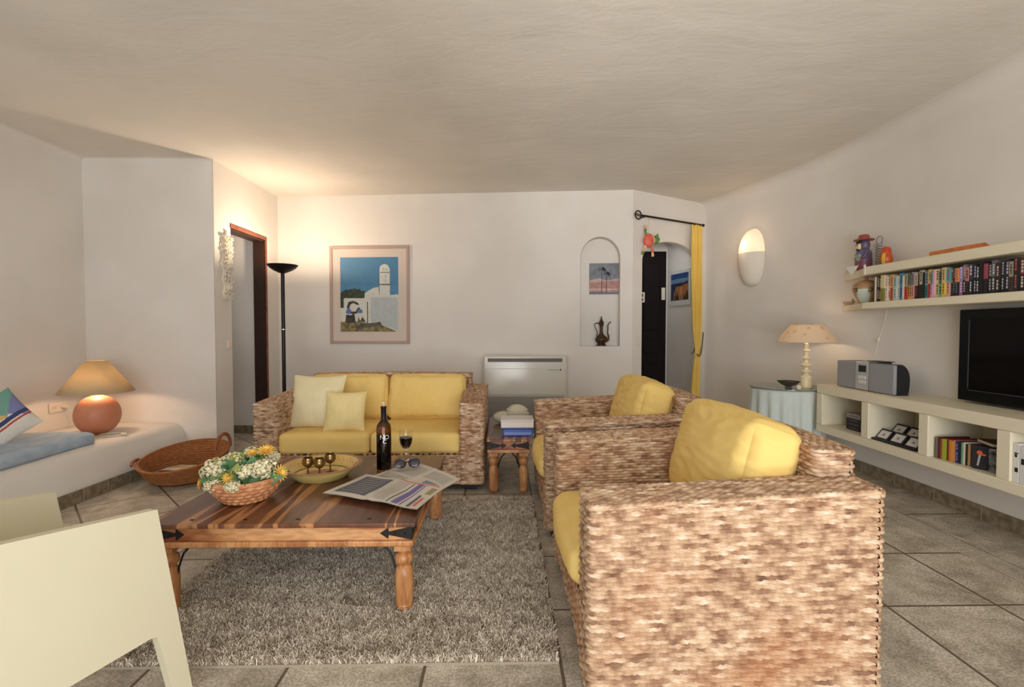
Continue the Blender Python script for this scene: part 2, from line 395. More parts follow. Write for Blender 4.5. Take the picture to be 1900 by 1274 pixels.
# back wall with arched niche
BL = Vector((-2.65, 5.80, 0)); BR = Vector((1.455, 5.43, 0)); bu = (BR - BL).normalized(); bn = Vector((-bu.y, bu.x, 0))   # bn points away from the room
LW = (BR - BL).length
def bw(x): return (x - BL.x) / bu.x       # distance along wall for world x
nx0, nx1 = bw(0.872), bw(1.318); nc = (nx0 + nx1) / 2; nr = (nx1 - nx0) / 2
niche = [(nx0, 1.005), (nx1, 1.005)] + [(nc + nr * math.cos(a), 1.99 + 0.245 * math.sin(a)) for a in [PI * k / 24 for k in range(25)]]
o = flat_shape('wall_back', [rectl(0, LW, 0, CZ), niche], 0.13, BL, bu, bn, WALL); struct(o)
o = flat_shape('wall_niche', [rectl(nx0 - 0.1, nx1 + 0.1, 0.9, 2.34)], 0.03, BL + bn * 0.13, bu, bn, WALL); struct(o)
# pier wall with arched passage
WB0 = Vector((1.455, 5.43, 0)); WB1 = Vector((2.53, 6.03, 0)); wu = (WB1 - WB0).normalized(); wn = Vector((-wu.y, wu.x, 0)); LB = (WB1 - WB0).length
s0, s1 = 0.145, 1.10; sc_, sa = (s0 + s1) / 2, (s1 - s0) / 2
arch = [(s1, 1.98)] + [(sc_ + sa * math.cos(a), 1.98 + 0.245 * math.sin(a)) for a in [PI * k / 24 for k in range(1, 24)]] + [(s0, 1.98)]
o = flat_shape('wall_passage', [[(-0.0, 0), (s0, 0)] + arch[::-1] + [(s1, 0), (LB, 0), (LB, CZ), (0, CZ)]], 0.08, WB0, wu, wn, WALL); struct(o)
# end of pier
o = MB().prism([(1.455, 5.431), (1.40, 5.62), (1.36, 6.9), (1.30, 6.9), (1.34, 5.5), (1.38, 5.437)], 0, CZ).build('wall_hall_left', WALL); struct(o)
# passage beyond
o = flat_shape('wall_hall_right', [rectl(0, 0.86, 0, CZ)], 0.10, (2.425, 6.05, 0), (-0.155, 0.85, 0), (0.85, 0.155, 0), WALL); struct(o)
o = flat_shape('wall_hall_back', [[(0, 0), (0.27, 0), (0.27, 2.28), (0.985, 2.28), (0.985, 0), (1.1, 0), (1.1, CZ), (0, CZ)]], 0.1, (1.30, 6.76, 0), (1, 0, 0), (0, 1, 0), WALL); struct(o)
# vaulted passage ceiling
b = MB()
b.grid(lambda u, v: (1.33 + 1.02 * u + 0.06, 6.02 + 0.76 * v - 0.24 * (1 - u) , 2.30 + 0.20 * math.sin(PI * u)), 16, 4)
o = b.build('ceiling_hall', WALL, solid=0.02); struct(o)
# bedroom beyond the left doorway
o = MB().box(-4.6, -2.78, 5.62, 5.72, 0, CZ).build('wall_bedroom_back', WALL); struct(o)
o = MB().box(-4.7, -4.6, 4.4, 5.72, 0, CZ).build('wall_bedroom_left', WALL); struct(o)
o = MB().box(-4.6, -2.78, 4.66, 4.72, 0, CZ).build('wall_bedroom_front', WALL); struct(o)
# wall behind the camera with the wide terrace opening
o = flat_shape('wall_front', [rectl(-3.95, 3.15, 0, CZ), rectl(-1.85, 2.25, 0.02, 2.35)], 0.15, (0, -2.5, 0), (1, 0, 0), (0, -1, 0), WALL); struct(o)
alu = M('white_frame', (225, 225, 220), rough=0.35)
b = MB()
for x in (-1.85, -0.52, 0.85, 2.19): b.box(x, x + 0.06, -2.6, -2.55, 0.02, 2.35)
b.box(-1.85, 2.25, -2.6, -2.55, 0.02, 0.08); b.box(-1.85, 2.25, -2.6, -2.55, 2.29, 2.35)
o = b.build('window_1', alu); struct(o)

# skirting tiles
SK = M('skirting_tile', (142, 130, 108), rough=0.5, c2=(110, 94, 72), vs=22, bump=0.4, bs=40)
SKJ = M('skirting_joint', (150, 142, 124), rough=0.8)
def skirting(name, plan, h=0.09, t=0.012, side=1, joints=0.335):
    b = MB(); pts = [Vector((x, y, 0)) for x, y in plan]
    acc = 0
    for p, q in zip(pts[:-1], pts[1:]):
        d = (q - p); Ld = d.length; d.normalize(); n = Vector((-d.y, d.x, 0)) * side
        T = Matrix(((d.x, n.x, 0, p.x), (d.y, n.y, 0, p.y), (0, 0, 1, 0), (0, 0, 0, 1)))
        b.box(-0.004, Ld + 0.004, 0.0, t, 0, h, 0, T)
        x = joints - acc
        while x < Ld:
            b.box(x - 0.003, x + 0.003, 0.0, t + 0.0015, 0, h + 0.0005, 1, T); x += joints
        acc = (acc + Ld) % joints
    return struct(b.build(name, [SK, SKJ]))
skirting('baseboard_right', [(3.02, -2.4), (3.02, 2.0), (3.018, 3.3), (3.01, 4.0), (2.96, 4.5), (2.84, 5.05), (2.69, 5.55)])
skirting('baseboard_back', [(1.44, 5.428), (-2.64, 5.796)], side=1)
skirting('baseboard_bedroom', [(-2.79, 5.62), (-4.5, 5.62)], side=1)

# left doorway timber lining
DARK = M('dark_stained_wood', (34, 20, 14), rough=0.45, c2=(52, 26, 16), vs=12, stretch=(8, 8, 1))
RED = M('reddish_door_trim', (140, 84, 60), rough=0.45, c2=(116, 62, 42), vs=8)
b = MB(); b.box(-2.775, -2.655, 5.47, 5.50, 0.0, 2.19); b.box(-2.775, -2.66, 4.80, 4.812, 0, 2.19); b.box(-2.775, -2.66, 4.80, 5.50, 2.165, 2.19)
struct(b.build('trim_1', DARK))
b = MB(); b.box(-2.655, -2.64, 4.792, 5.505, 2.185, 2.225); b.box(-2.655, -2.64, 5.49, 5.515, 0.0, 2.225)
struct(b.build('trim_2', RED, bev=0.004))
# dark panelled door at the end of the passage
BLK = M('near_black_door_wood', (14, 9, 8), rough=0.6, spec=0.2, c2=(24, 11, 9), vs=10, stretch=(9, 9, 1))
b = MB(); b.box(1.57, 2.285, 6.77, 6.81, 0.0, 2.28)
for z0, z1 in ((0.18, 0.72), (0.86, 1.05), (1.18, 2.12)):
    for x0, x1 in ((1.65, 1.88), (1.97, 2.20)):
        b.box(x0, x1, 6.755, 6.772, z0, z1)
o = b.build('door_1', BLK, bev=0.006); struct(o)
# ================================================================ FURNITURE
# ---------------------------------------------------------------- woven wicker pieces
ROWP = 0.0145
def weave(s, v, stake=0.023, seed=0.0):
    """height of the weave above the backing, s along the strand, v across the rows (metres, numpy)"""
    v = v + 0.0014 * np.sin(s * 23 + seed) + 0.0009 * np.sin(s * 61 + v * 40 + seed * 3)
    cs = np.cos(PI * s / stake + 0.35 * np.sin(v * 90 + seed))
    vj = v - 0.0013 * cs * np.cos(PI * (v / ROWP - 1))
    k = np.floor(vj / ROWP); t = vj / ROWP - k
    prof = np.sqrt(np.clip(1 - (2 * t - 1) ** 2, 0, 1))
    sg = np.where(np.mod(k, 2) == 0, 1.0, -1.0)
    ph = 0.5 * (1 + cs * sg)
    jit = 0.75 + 0.5 * np.modf(np.abs(np.sin(k * 12.9898 + np.floor(s / 0.13) * 78.233) * 43758.5453))[0]
    return np.maximum(prof * 0.0052 * jit + 0.0050 * (ph - 0.55) - 0.006 * (1 - prof) - 0.013 * (1 - prof) ** 1.5 * (1 - ph), -0.013)
class Arr:
    def __init__(s): s.V = []; s.F = []; s.U = []; s.n = 0
    def grid(s, P, U, closed=False):
        nv, nu = P.shape[:2]
        idx = np.arange(nv * nu).reshape(nv, nu) + s.n
        a = idx[:-1, :-1].ravel(); b = idx[:-1, 1:].ravel(); c = idx[1:, 1:].ravel(); d = idx[1:, :-1].ravel()
        s.F.append(np.stack([a, b, c, d], 1)); s.V.append(P.reshape(-1, 3)); s.U.append(U.reshape(-1, 2)); s.n += nv * nu
    def build(s, name, m, parent=None):
        V = np.concatenate(s.V).astype(np.float32); F = np.concatenate(s.F).astype(np.int32); U = np.concatenate(s.U).astype(np.float32)
        me = bpy.data.meshes.new(name); me.vertices.add(len(V)); me.vertices.foreach_set('co', V.ravel())
        me.loops.add(F.size); me.loops.foreach_set('vertex_index', F.ravel())
        me.polygons.add(len(F)); me.polygons.foreach_set('loop_start', np.arange(0, F.size, 4, dtype=np.int32))
        me.polygons.foreach_set('use_smooth', np.ones(len(F), dtype=bool))
        uv = me.uv_layers.new(name='UVMap'); uv.data.foreach_set('uv', U[F.ravel()].ravel())
        me.update(calc_edges=True); me.validate()
        me.materials.append(m)
        o = bpy.data.objects.new(name, me); col.objects.link(o)
        if parent is not None: o.parent = parent
        return o
def rrect(x0, x1, y0, y1, r, ds):
    P = []
    for (cx, cy, a0) in ((x1 - r, y0 + r, -90), (x1 - r, y1 - r, 0), (x0 + r, y1 - r, 90), (x0 + r, y0 + r, 180)):
        for k in range(7):
            a = rad(a0 + 15 * k); P.append((cx + r * math.cos(a), cy + r * math.sin(a), math.cos(a), math.sin(a)))
    P.append(P[0]); P = np.array(P)
    d = np.r_[0, np.cumsum(np.hypot(np.diff(P[:, 0]), np.diff(P[:, 1])))]
    n = int(d[-1] / ds); s = np.linspace(0, d[-1], n + 1)
    out = np.stack([np.interp(s, d, P[:, i]) for i in range(4)], 1)
    L = np.hypot(out[:, 2], out[:, 3]); out[:, 2] /= L; out[:, 3] /= L
    return out, s
def wicker_box(name, parent, x0, x1, y0, y1, z0, ztop, r=0.022, ds=0.0075, dz=0.0028, rim=True, along='x', seed=0.0, tr=0.012):
    """box of woven strands; ztop(x, y) gives the height of its top"""
    A = Arr(); P, s = rrect(x0, x1, y0, y1, r, ds)
    zt = ztop(P[:, 0], P[:, 1]); nz = max(4, int((zt.max() - z0) / dz)); t = np.linspace(0, 1, nz + 1)[:, None]
    Z = z0 + (zt[None, :] - z0) * t; S = np.repeat(s[None, :], nz + 1, 0)
    vv = (zt.max() - z0) * t + 0 * S
    H = weave(S, vv, seed=seed)
    X = P[None, :, 0] + P[None, :, 2] * H; Y = P[None, :, 1] + P[None, :, 3] * H
    A.grid(np.stack([X, Y, Z], 2), np.stack([S, vv], 2))
    # top
    nx = max(4, int((x1 - x0) / (ds if along == 'x' else dz))); ny = max(4, int((y1 - y0) / (dz if along == 'x' else ds)))
    gx, gy = np.meshgrid(np.linspace(x0 + 0.004, x1 - 0.004, nx + 1), np.linspace(y0 + 0.004, y1 - 0.004, ny + 1))
    u, v = (gx, gy) if along == 'x' else (gy, gx)
    H = weave(u, v + 3.1, seed=seed + 1)
    A.grid(np.stack([gx, gy, ztop(gx, gy) + H * 0.9 + 0.004], 2), np.stack([u, v + 3.1], 2))
    if rim:   # plaited edge
        th = np.linspace(0, 2 * PI, 15)[:, None]; S = np.repeat(s[None, :], 15, 0)
        tw = np.abs(np.sin(PI * (S / 0.022 + np.abs(((th / PI + 0.35) % 2) - 1) * 1.6)))
        R = tr * (0.62 + 0.50 * np.sqrt(tw))
        X = P[None, :, 0] + P[None, :, 2] * (-0.004 + R * np.cos(th)); Y = P[None, :, 1] + P[None, :, 3] * (-0.004 + R * np.cos(th))
        Z = zt[None, :] - 0.003 + R * np.sin(th)
        A.grid(np.stack([X, Y, Z], 2), np.stack([S * 1.0, 6 + th * 0.010 + 0 * S], 2))
    return A.build(name, WICKER, parent)

# ---------------------------------------------------------------- cushions
YEL = M('yellow_cotton', (232, 202, 128), rough=0.85, c2=(227, 195, 116), vs=5, bump=0.25, bs=420, spec=0.2, bd=0.001)
YELP = M('pale_yellow_cotton', (230, 219, 180), rough=0.9, c2=(224, 212, 170), vs=6, bump=0.25, bs=420, spec=0.2, bd=0.001)
YELM = M('soft_yellow_cotton', (231, 212, 156), rough=0.9, c2=(225, 204, 144), vs=6, bump=0.25, bs=420, spec=0.2, bd=0.001)
def cushion(w, d, h, r=0.05, bx=0.0, by=0.0, bz=0.03, wr=0.0, seed=0, n=26, T=None, wdir=None, wf=9.0):
    """soft box, centred; b* bulges, wr wrinkle depth"""
    b = MB(); hv = Vector((w / 2, d / 2, h / 2)); r = min(r, w / 2, d / 2, h / 2)
    idx = {}; V = []; F = []
    def vid(p):
        k = tuple(round(c, 5) for c in p)
        if k not in idx:
            idx[k] = len(V); P = Vector(p)
            q = Vector((P.x * hv.x, P.y * hv.y, P.z * hv.z)); inner = Vector([max(-(hv[i] - r), min(hv[i] - r, q[i])) for i in range(3)])
            e = q - inner
            if e.length > 1e-6: q = inner + e.normalized() * min(r, max(abs(e.x), abs(e.y), abs(e.z)))
            ax, ay, az = abs(P.x), abs(P.y), abs(P.z)
            def bl(a, c): return (1 - a * a) ** 0.8 * (1 - c * c) ** 0.8 if a < 1 and c < 1 else 0
            q.z += math.copysign(bz, P.z) * bl(ax, ay) * (az ** 3); q.x += math.copysign(bx, P.x) * bl(ay, az) * (ax ** 3); q.y += math.copysign(by, P.y) * bl(ax, az) * (ay ** 3)
            if wr:
                s = Vector(wdir) if wdir else Vector((1, 1, 1))
                nn = noise.noise(Vector((q.x * s.x * wf + seed * 7.1, q.y * s.y * wf, q.z * s.z * wf)))
                n2 = noise.noise(Vector((q.x * 4 + seed * 3.3, q.y * 4, q.z * 4)))
                dirn = q.normalized()
                q += dirn * wr * ((1 - abs(nn) * 2.6) * 0.6 + n2 * 1.2)
            V.append(tuple(q))
        return idx[k]
    def bias(t): return math.copysign(1 - (1 - abs(t)) ** 1.35, t)
    g = [bias(-1 + 2 * i / n) for i in range(n + 1)]
    for ax in range(3):
        for sg in (-1, 1):
            for i in range(n):
                for j in range(n):
                    q = []
                    for (a, c) in ((i, j), (i + 1, j), (i + 1, j + 1), (i, j + 1)):
                        p = [0, 0, 0]; p[ax] = sg; p[(ax + 1) % 3] = g[a]; p[(ax + 2) % 3] = g[c]; q.append(vid(p))
                    if sg < 0: q.reverse()
                    F.append(tuple(q))
    return b.add(V, F, 0, T)
def throw_pillow(w, h, t, seed=0, n=36, T=None, wr=0.006):
    b = MB(); rs = random.Random(seed)
    for sg in (1, -1):
        def fn(u, v):
            a, c = 2 * u - 1, 2 * v - 1
            x = a * w / 2 * (1 - 0.07 * (1 - c * c)); y = c * h / 2 * (1 - 0.07 * (1 - a * a))
            th = t / 2 * ((1 - a ** 4) ** 0.62) * ((1 - c ** 4) ** 0.62) * (0.75 + 0.25 * (1 - a * a) * (1 - c * c))
            k = noise.noise(Vector((x * 11 + seed, y * 11, sg * 2.0))) + 0.6 * noise.noise(Vector((x * 25 + seed, y * 19, sg)))
            th += wr * k * (1 if th > 0.004 else 0)
            return (x, y, sg * max(th, 0.0))
        b.grid(fn, n, n)
    b2 = MB()
    if T is not None: b.v = [tuple(T @ Vector(p)) for p in b.v]
    return b
def TR(loc=(0, 0, 0), rx=0, ry=0, rz=0):
    return Matrix.Translation(loc) @ Matrix.Rotation(rad(rz), 4, 'Z') @ Matrix.Rotation(rad(ry), 4, 'Y') @ Matrix.Rotation(rad(rx), 4, 'X')

# ---------------------------------------------------------------- two armchairs
FOOT = M('dark_foot', (38, 26, 20), rough=0.4)
def make_armchair():
    t = thing('wicker_armchair', 'x', 'armchair')
    D, W = 0.935, 1.045
    zt = lambda x, y: 0.642 + 0.046 * x / D
    wicker_box('armrest', t, 0, D, 0, 0.18, 0.045, zt, seed=1.0, ds=0.0068, dz=0.0024)
    wicker_box('armrest', t, 0, D, W - 0.18, W, 0.045, zt, seed=4.0)
    wicker_box('backrest', t, D - 0.13, D + 0.012, 0.15, W - 0.15, 0.045, lambda x, y: 0.775 + 0 * x + 0.01 * np.cos((y - W / 2) * 4), seed=2.0, along='y')
    wicker_box('seat_base', t, 0.012, D - 0.12, 0.17, W - 0.17, 0.045, lambda x, y: 0.255 + 0 * x, seed=3.0, rim=False, dz=0.0034, ds=0.009)
    for x in (0.06, D - 0.08):
        for y in (0.09, W - 0.09):
            MB().prism([(x - .03, y - .03), (x + .03, y - .03), (x + .03, y + .03), (x - .03, y + .03)], 0, 0.055).build('foot', FOOT, t)
    T = TR((0.382, W / 2, 0.345))
    cushion(0.80, 0.66, 0.155, r=0.055, bz=0.018, bx=0.03, seed=3, wr=0.002, T=T).build('seat_cushion', YEL, t, angle=180)
    T = TR((0.675, W / 2 + 0.01, 0.640), ry=14)
    cushion(0.21, 0.64, 0.44, r=0.06, bx=0.045, bz=0.012, by=0.02, wr=0.0075, seed=8, wdir=(0.6, 0.7, 2.2), wf=12, n=60, T=T).build('back_cushion', YEL, t, angle=180)
    return t
ac1 = make_armchair(); ac1.location = (0.268, 1.485, 0)
ac1['label'] = 'large woven wicker armchair with yellow cushions, nearest the camera at lower right'; ac1['group'] = 'wicker armchairs'
ac2 = copy_tree(ac1); ac2.location = (0.250, 2.735, 0)
ac2['label'] = 'woven wicker armchair with yellow cushions, the farther one beside the small side table'
# every foot, arm and cushion of ac2 is a copy of ac1's

# ---------------------------------------------------------------- sofa
t = thing('wicker_sofa', 'two-seat woven wicker sofa with golden yellow cushions behind the coffee table', 'sofa', (-1.828, 3.56, 0))
SW, SD = 1.685, 0.93
zt = lambda x, y: 0.645 + 0.040 * y / SD
wicker_box('armrest', t, 0, 0.175, 0, SD, 0.05, zt, along='y', seed=5, ds=0.010, dz=0.0036)
wicker_box('armrest', t, SW - 0.175, SW, 0, SD, 0.05, zt, along='y', seed=6, ds=0.010, dz=0.0036)
wicker_box('backrest', t, 0.14, SW - 0.14, SD - 0.13, SD + 0.01, 0.05, lambda x, y: 0.80 + 0 * x - 0.012 * np.abs(x - SW / 2), seed=7, ds=0.010, dz=0.0036)
wicker_box('seat_base', t, 0.16, SW - 0.16, 0.012, SD - 0.12, 0.05, lambda x, y: 0.272 + 0 * x, seed=8, rim=False, ds=0.010, dz=0.0036)
for x in (0.10, SW - 0.10):
    for y in (0.08, SD - 0.10):
        MB().box(x - .045, x + .045, y - .04, y + .04, 0, 0.06).build('foot', FOOT, t)
for i, (cx_, ww) in enumerate(((0.505, 0.665), (1.178, 0.665))):
    cushion(ww, 0.74, 0.155, r=0.036, bz=0.009, by=0.012, seed=20 + i, wr=0.002, T=TR((cx_, 0.375, 0.352))).build('seat_cushion', YEL, t, angle=180)
    cushion(0.665, 0.17, 0.385, r=0.055, by=0.055, bz=0.006, wr=0.008, seed=30 + i, wdir=(1.6, 1, 0.9), wf=10, n=56, T=TR((cx_ + 0.0, 0.665, 0.612), rx=-12)).build('back_cushion', YEL, t, angle=180)
o = throw_pillow(0.43, 0.43, 0.14, seed=3, T=TR((-1.475, 3.86, 0.628), rx=70, rz=-4)).build('throw_pillow', YELP, angle=180)
tag(o, 'large pale cream-yellow scatter pillow leaning at the left end of the wicker sofa', 'pillow', 'scatter pillows on the sofa')
o = throw_pillow(0.31, 0.31, 0.11, seed=9, T=TR((-1.205, 3.715, 0.572), rx=70, rz=3)).build('throw_pillow', YELM, angle=180)
tag(o, 'smaller light yellow scatter pillow in front of the cream one on the sofa', 'pillow', 'scatter pillows on the sofa')

# ---------------------------------------------------------------- sheesham tables
IRON = M('black_iron', (48, 44, 42), rough=0.45, metal=0.8)
def turned_leg(x, y, z0, z1, r=0.037):
    h = z1 - z0
    prof = [(0.60, 0.0), (0.92, 0.02), (1.0, 0.045), (0.9, 0.06), (1.0, 0.08), (0.92, 0.10), (1.0, 0.13), (1.02, 0.3), (1.04, 0.52), (0.98, 0.62), (0.74, 0.66), (0.66, 0.675), (0.80, 0.70), (1.0, 0.745), (1.04, 0.79), (0.92, 0.835), (0.66, 0.86), (0.72, 0.88), (0.9, 0.905), (0.9, 0.92)]
    b = MB(); b.lathe([(r * a, z0 + h * q) for a, q in prof], (x, y, 0), 24)
    b.box(x - r * 0.95, x + r * 0.95, y - r * 0.95, y + r * 0.95, z0 + h * 0.915, z1)
    return b
def strap(b, T, L=0.13, h=0.055):
    """arrow shaped iron strap lying in the local xz plane pointing +x"""
    P = [(0, -h / 2), (L * 0.72, -h * 0.12), (L * 0.74, -h * 0.42), (L, 0), (L * 0.74, h * 0.42), (L * 0.72, h * 0.12), (0, h / 2)]
    v = [(x, 0, z) for x, z in P] + [(x, -0.003, z) for x, z in P]; n = len(P)
    b.add(v, [tuple(range(n)), tuple(reversed(range(n, 2 * n)))] + [(i, n + i, n + (i + 1) % n, (i + 1) % n) for i in range(n)], 0, T)
    for x in (0.2, 0.5): b.ball((L * x, -0.004, 0), 0.004, 0, 8, 6, T)
def make_table(name, label, X0, X1, Y0, Y1, zt, group=None, leg_r=0.037, base_z=0.0):
    W, D = X1 - X0, Y1 - Y0
    t = thing(name, label, 'table', (X0, Y0, 0), group=group)
    MB().box(0, W, 0, D, zt - 0.019, zt).build('tabletop', TOPWOOD, t, bev=0.004)
    i = 0.018; za, zb = zt - 0.078, zt - 0.019
    b = MB(); b.box(i, W - i, i, i + 0.02, za, zb); b.box(i, W - i, D - i - 0.02, D - i, za, zb)
    b.box(i, i + 0.02, i + .02, D - i - .02, za, zb); b.box(W - i - 0.02, W - i, i + .02, D - i - .02, za, zb)
    b.build('apron', APRON, t, bev=0.002)
    b = MB(); j = 0.008; zc = za - 0.026
    for (a0, a1, b0, b1) in ((j, W - j, j, j + 0.05), (j, W - j, D - j - 0.05, D - j), (j, j + 0.05, j + .05, D - j - .05), (W - j - 0.05, W - j, j + .05, D - j - .05)):
        b.box(a0, a1, b0, b1, zc, za)
    b.build('lower_moulding', LEGWOOD, t, bev=0.007, seg=3)
    q = leg_r + 0.02
    for x in (q, W - q):
        for y in (q, D - q):
            l = turned_leg(x, y, base_z, zc, leg_r).build('leg', LEGWOOD, t, angle=50)
            br = MB(); dx = 1 if x < W / 2 else -1
            pts = [(x + dx * leg_r * 0.8, y, zc * 0.52), (x + dx * leg_r * 1.1, y, zc * 0.68), (x + dx * (leg_r + 0.022), y, zc * 0.86), (x + dx * (leg_r + 0.06), y, zc)]
            br.tube(pts, 0.0045, seg=8); br.build('brace', IRON, t)
    zm = (za + zb) / 2
    for Tm in (Matrix.Translation((i, i, zm)), Matrix.Translation((W - i, i, zm)) @ Matrix.Rotation(PI, 4, 'Z') @ Matrix.Scale(-1, 4, (0, 1, 0)),
               Matrix.Translation((W - i, i, zm)) @ Matrix.Rotation(PI / 2, 4, 'Z'), Matrix.Translation((W - i, D - i, zm)) @ Matrix.Rotation(-PI / 2, 4, 'Z') @ Matrix.Scale(-1, 4, (0, 1, 0))):
        b = MB(); strap(b, Tm); b.build('iron_strap', IRON, t)
    for (x, y) in ((0.16, 0.05), (0.38, 0.05), (0.60, 0.05), (W - .2, 0.05)):
        if 0 < x < W - .05: MB().ball((x, y, zt), (0.011, 0.007, 0.0025), 0, 10, 6).build('iron_stud', IRON, t)
    return t
make_table('coffee_table', 'low square streaked-wood coffee table with iron straps on the grey rug', -1.462, -0.363, 1.985, 3.06, 0.40, base_z=0.012)
make_table('side_table', 'small low wood side table between the wicker sofa and the farther armchair', -0.122, 0.205, 3.49, 4.38, 0.40, leg_r=0.033)

# ---------------------------------------------------------------- rug
rs = np.random.RandomState(4)
RX0, RX1, RY0, RY1 = -1.47, 0.20, 1.70, 3.37
t = thing('shaggy_rug', 'grey-beige shaggy rug under the coffee table', 'rug', ((RX0 + RX1) / 2, (RY0 + RY1) / 2, 0))
hw, hd = (RX1 - RX0) / 2, (RY1 - RY0) / 2
RUGB = M('rug_backing', (150, 138, 120), rough=0.95)
MB().box(-hw, hw, -hd, hd, 0.0, 0.010).build('backing', RUGB, t)
rm = bpy.data.materials.new('rug_pile'); rm.use_nodes = True; nt = rm.node_tree; N = nt.nodes; L = nt.links; bs_ = N['Principled BSDF']; bs_.inputs['Roughness'].default_value = 0.9; bs_.inputs['Specular IOR Level'].default_value = 0.15
uvn = N.new('ShaderNodeUVMap'); rr_ = N.new('ShaderNodeValToRGB'); sp_ = N.new('ShaderNodeSeparateXYZ'); L.new(uvn.outputs[0], sp_.inputs[0]); L.new(sp_.outputs[0], rr_.inputs[0])
e = rr_.color_ramp.elements; e[0].position = 0.2; e[1].position = 0.8; e[0].color = (*s2l((156, 140, 120)), 1); e[1].color = (*s2l((240, 230, 214)), 1); x = e.new(0.5); x.color = (*s2l((204, 190, 170)), 1)
L.new(rr_.outputs[0], bs_.inputs['Base Color'])
nb = 170000
px_ = rs.uniform(-hw, hw, nb); py_ = rs.uniform(-hd, hd, nb)
swx = np.sin(px_ * 37 + 5 * np.sin(py_ * 29)) * 0.006; swy = np.cos(py_ * 41 + 4 * np.sin(px_ * 33)) * 0.006
hx = swx + rs.normal(0, 0.009, nb); hy = swy + rs.normal(0, 0.009, nb); hz = 0.020 + rs.uniform(0, 0.012, nb)
an = rs.uniform(0, PI, nb); wx = np.cos(an) * 0.0015; wy = np.sin(an) * 0.0015
base = np.stack([px_, py_, np.full(nb, 0.009)], 1)
tip = base + np.stack([hx, hy, hz - 0.009], 1); tip[:, 0] = np.clip(tip[:, 0], -hw - .012, hw + .012); tip[:, 1] = np.clip(tip[:, 1], -hd - .012, hd + .012)
mid = (base + tip) / 2 + np.stack([0 * hx, 0 * hx, np.full(nb, 0.004)], 1)
wv_ = np.stack([wx, wy, 0 * wx], 1)
V = np.stack([base - wv_, base + wv_, mid + wv_, mid - wv_, tip + wv_ * .7, tip - wv_ * .7], 1).reshape(-1, 3)
k0 = np.arange(nb)[:, None] * 6; F = np.concatenate([k0 + np.array([[0, 1, 2, 3]]), k0 + np.array([[3, 2, 4, 5]])], 0)
cu = np.repeat(rs.uniform(0, 1, nb) * 0.55 + 0.45 * (0.5 + 0.2 * np.sin(px_ * 19 + 3 * np.sin(py_ * 13)) * np.sin(py_ * 17 + 2 * np.sin(px_ * 9)) + 0.3 * np.sin(px_ * 71 + 4 * np.sin(py_ * 43)) * np.sin(py_ * 67 + 3 * np.sin(px_ * 39))), 6)
A = Arr(); A.V = [V]; A.F = [F]; A.U = [np.stack([cu, cu], 1)]; A.n = len(V)
o = A.build('pile', rm, t); o['kind'] = 'stuff'

# ---------------------------------------------------------------- cream plastic chair in the left foreground
CREAM = M('cream_plastic', (212, 205, 178), rough=0.45, c2=(208, 200, 172), vs=1.5, spec=0.4)
cdir = Vector((0.34, 0.94, 0)).normalized()
t = thing('plastic_armchair', 'cream moulded plastic armchair cut off by the lower left corner of the picture', 'chair', (-1.3, 1.33, 0), rz=math.atan2(cdir.y, cdir.x))
Ti = t.matrix_basis if False else (Matrix.Translation(t.location) @ Matrix.Rotation(t.rotation_euler[2], 4, 'Z')).inverted()
near = Ti @ Vector((-1.053, 1.483, 0)); far = Ti @ Vector((-1.536, 1.653, 0))
def side_panel(y, sg):
    f = near.x
    P = [(f, 0.65), (f + 0.104, 0.0), (f + 0.048, 0.0), (f - 0.004, 0.245), (f - 0.010, 0.258), (f - 0.024, 0.265), (f - 0.50, 0.265), (f - 0.52, 0.25), (f - 0.60, 0.0), (f - 0.66, 0.0), (f - 0.60, 0.68), (f - 0.56, 0.72)]
    return flat_shape('armrest', [P], 0.030, (0, y, 0), (1, 0, 0), (0, sg, 0), CREAM, t)
a1 = side_panel(near.y, 1); a2 = side_panel(far.y, -1)
for a_ in (a1, a2):
    md = a_.modifiers.new('b', 'BEVEL'); md.width = 0.005; md.segments = 2; md.limit_method = 'ANGLE'
f = near.x; b = MB(); yl, yh = near.y + 0.03, far.y - 0.03
b.box(f - 0.56, f - 0.03, yl, yh, 0.42, 0.445); b.build('seat', CREAM, t, bev=0.006)
b = MB(); b.add([(f - 0.60, yl, 0.30), (f - 0.57, yl, 0.30), (f - 0.57, yh, 0.30), (f - 0.60, yh, 0.30), (f - 0.67, yl, 0.80), (f - 0.64, yl, 0.80), (f - 0.64, yh, 0.80), (f - 0.67, yh, 0.80)],
                [(0, 3, 2, 1), (4, 5, 6, 7), (0, 1, 5, 4), (2, 3, 7, 6), (1, 2, 6, 5), (0, 4, 7, 3)]); b.build('backrest', CREAM, t, bev=0.006)

# ---------------------------------------------------------------- built-in masonry bench
def bez(P, k=8): return smooth_plan(P, k)
b = MB()
front = [(-2.985, -2.4), (-2.96, 2.0), (-2.935, 3.2), (-2.915, 3.8), (-2.89, 4.515)]
zb = 0.335
prof = [(0.0, 0.0), (-0.02, 0.10), (-0.05, 0.22), (-0.075, 0.29), (-0.105, 0.322), (-0.15, zb)]
v = []; n = len(front)
for off, z in prof:
    for x, y in front: v.append((x + off, y, z))
for x, y in front: v.append((-3.815, y, zb))
f_ = []
for j in range(len(prof)):
    for i in range(n - 1): f_.append((j * n + i + 1, j * n + i, (j + 1) * n + i, (j + 1) * n + i + 1))
f_.append(tuple(j * n for j in range(len(prof) + 1)) + (len(v),)); v.append((-3.815, front[0][1], 0))
f_.append(tuple(reversed([j * n + n - 1 for j in range(len(prof) + 1)] + [len(v)]))); v.append((-3.815, front[-1][1], 0))
b.add(v, f_); o = b.build('masonry_bench', WALL, angle=60)
tag(o, 'white plastered masonry bench built along the left wall', 'bench')
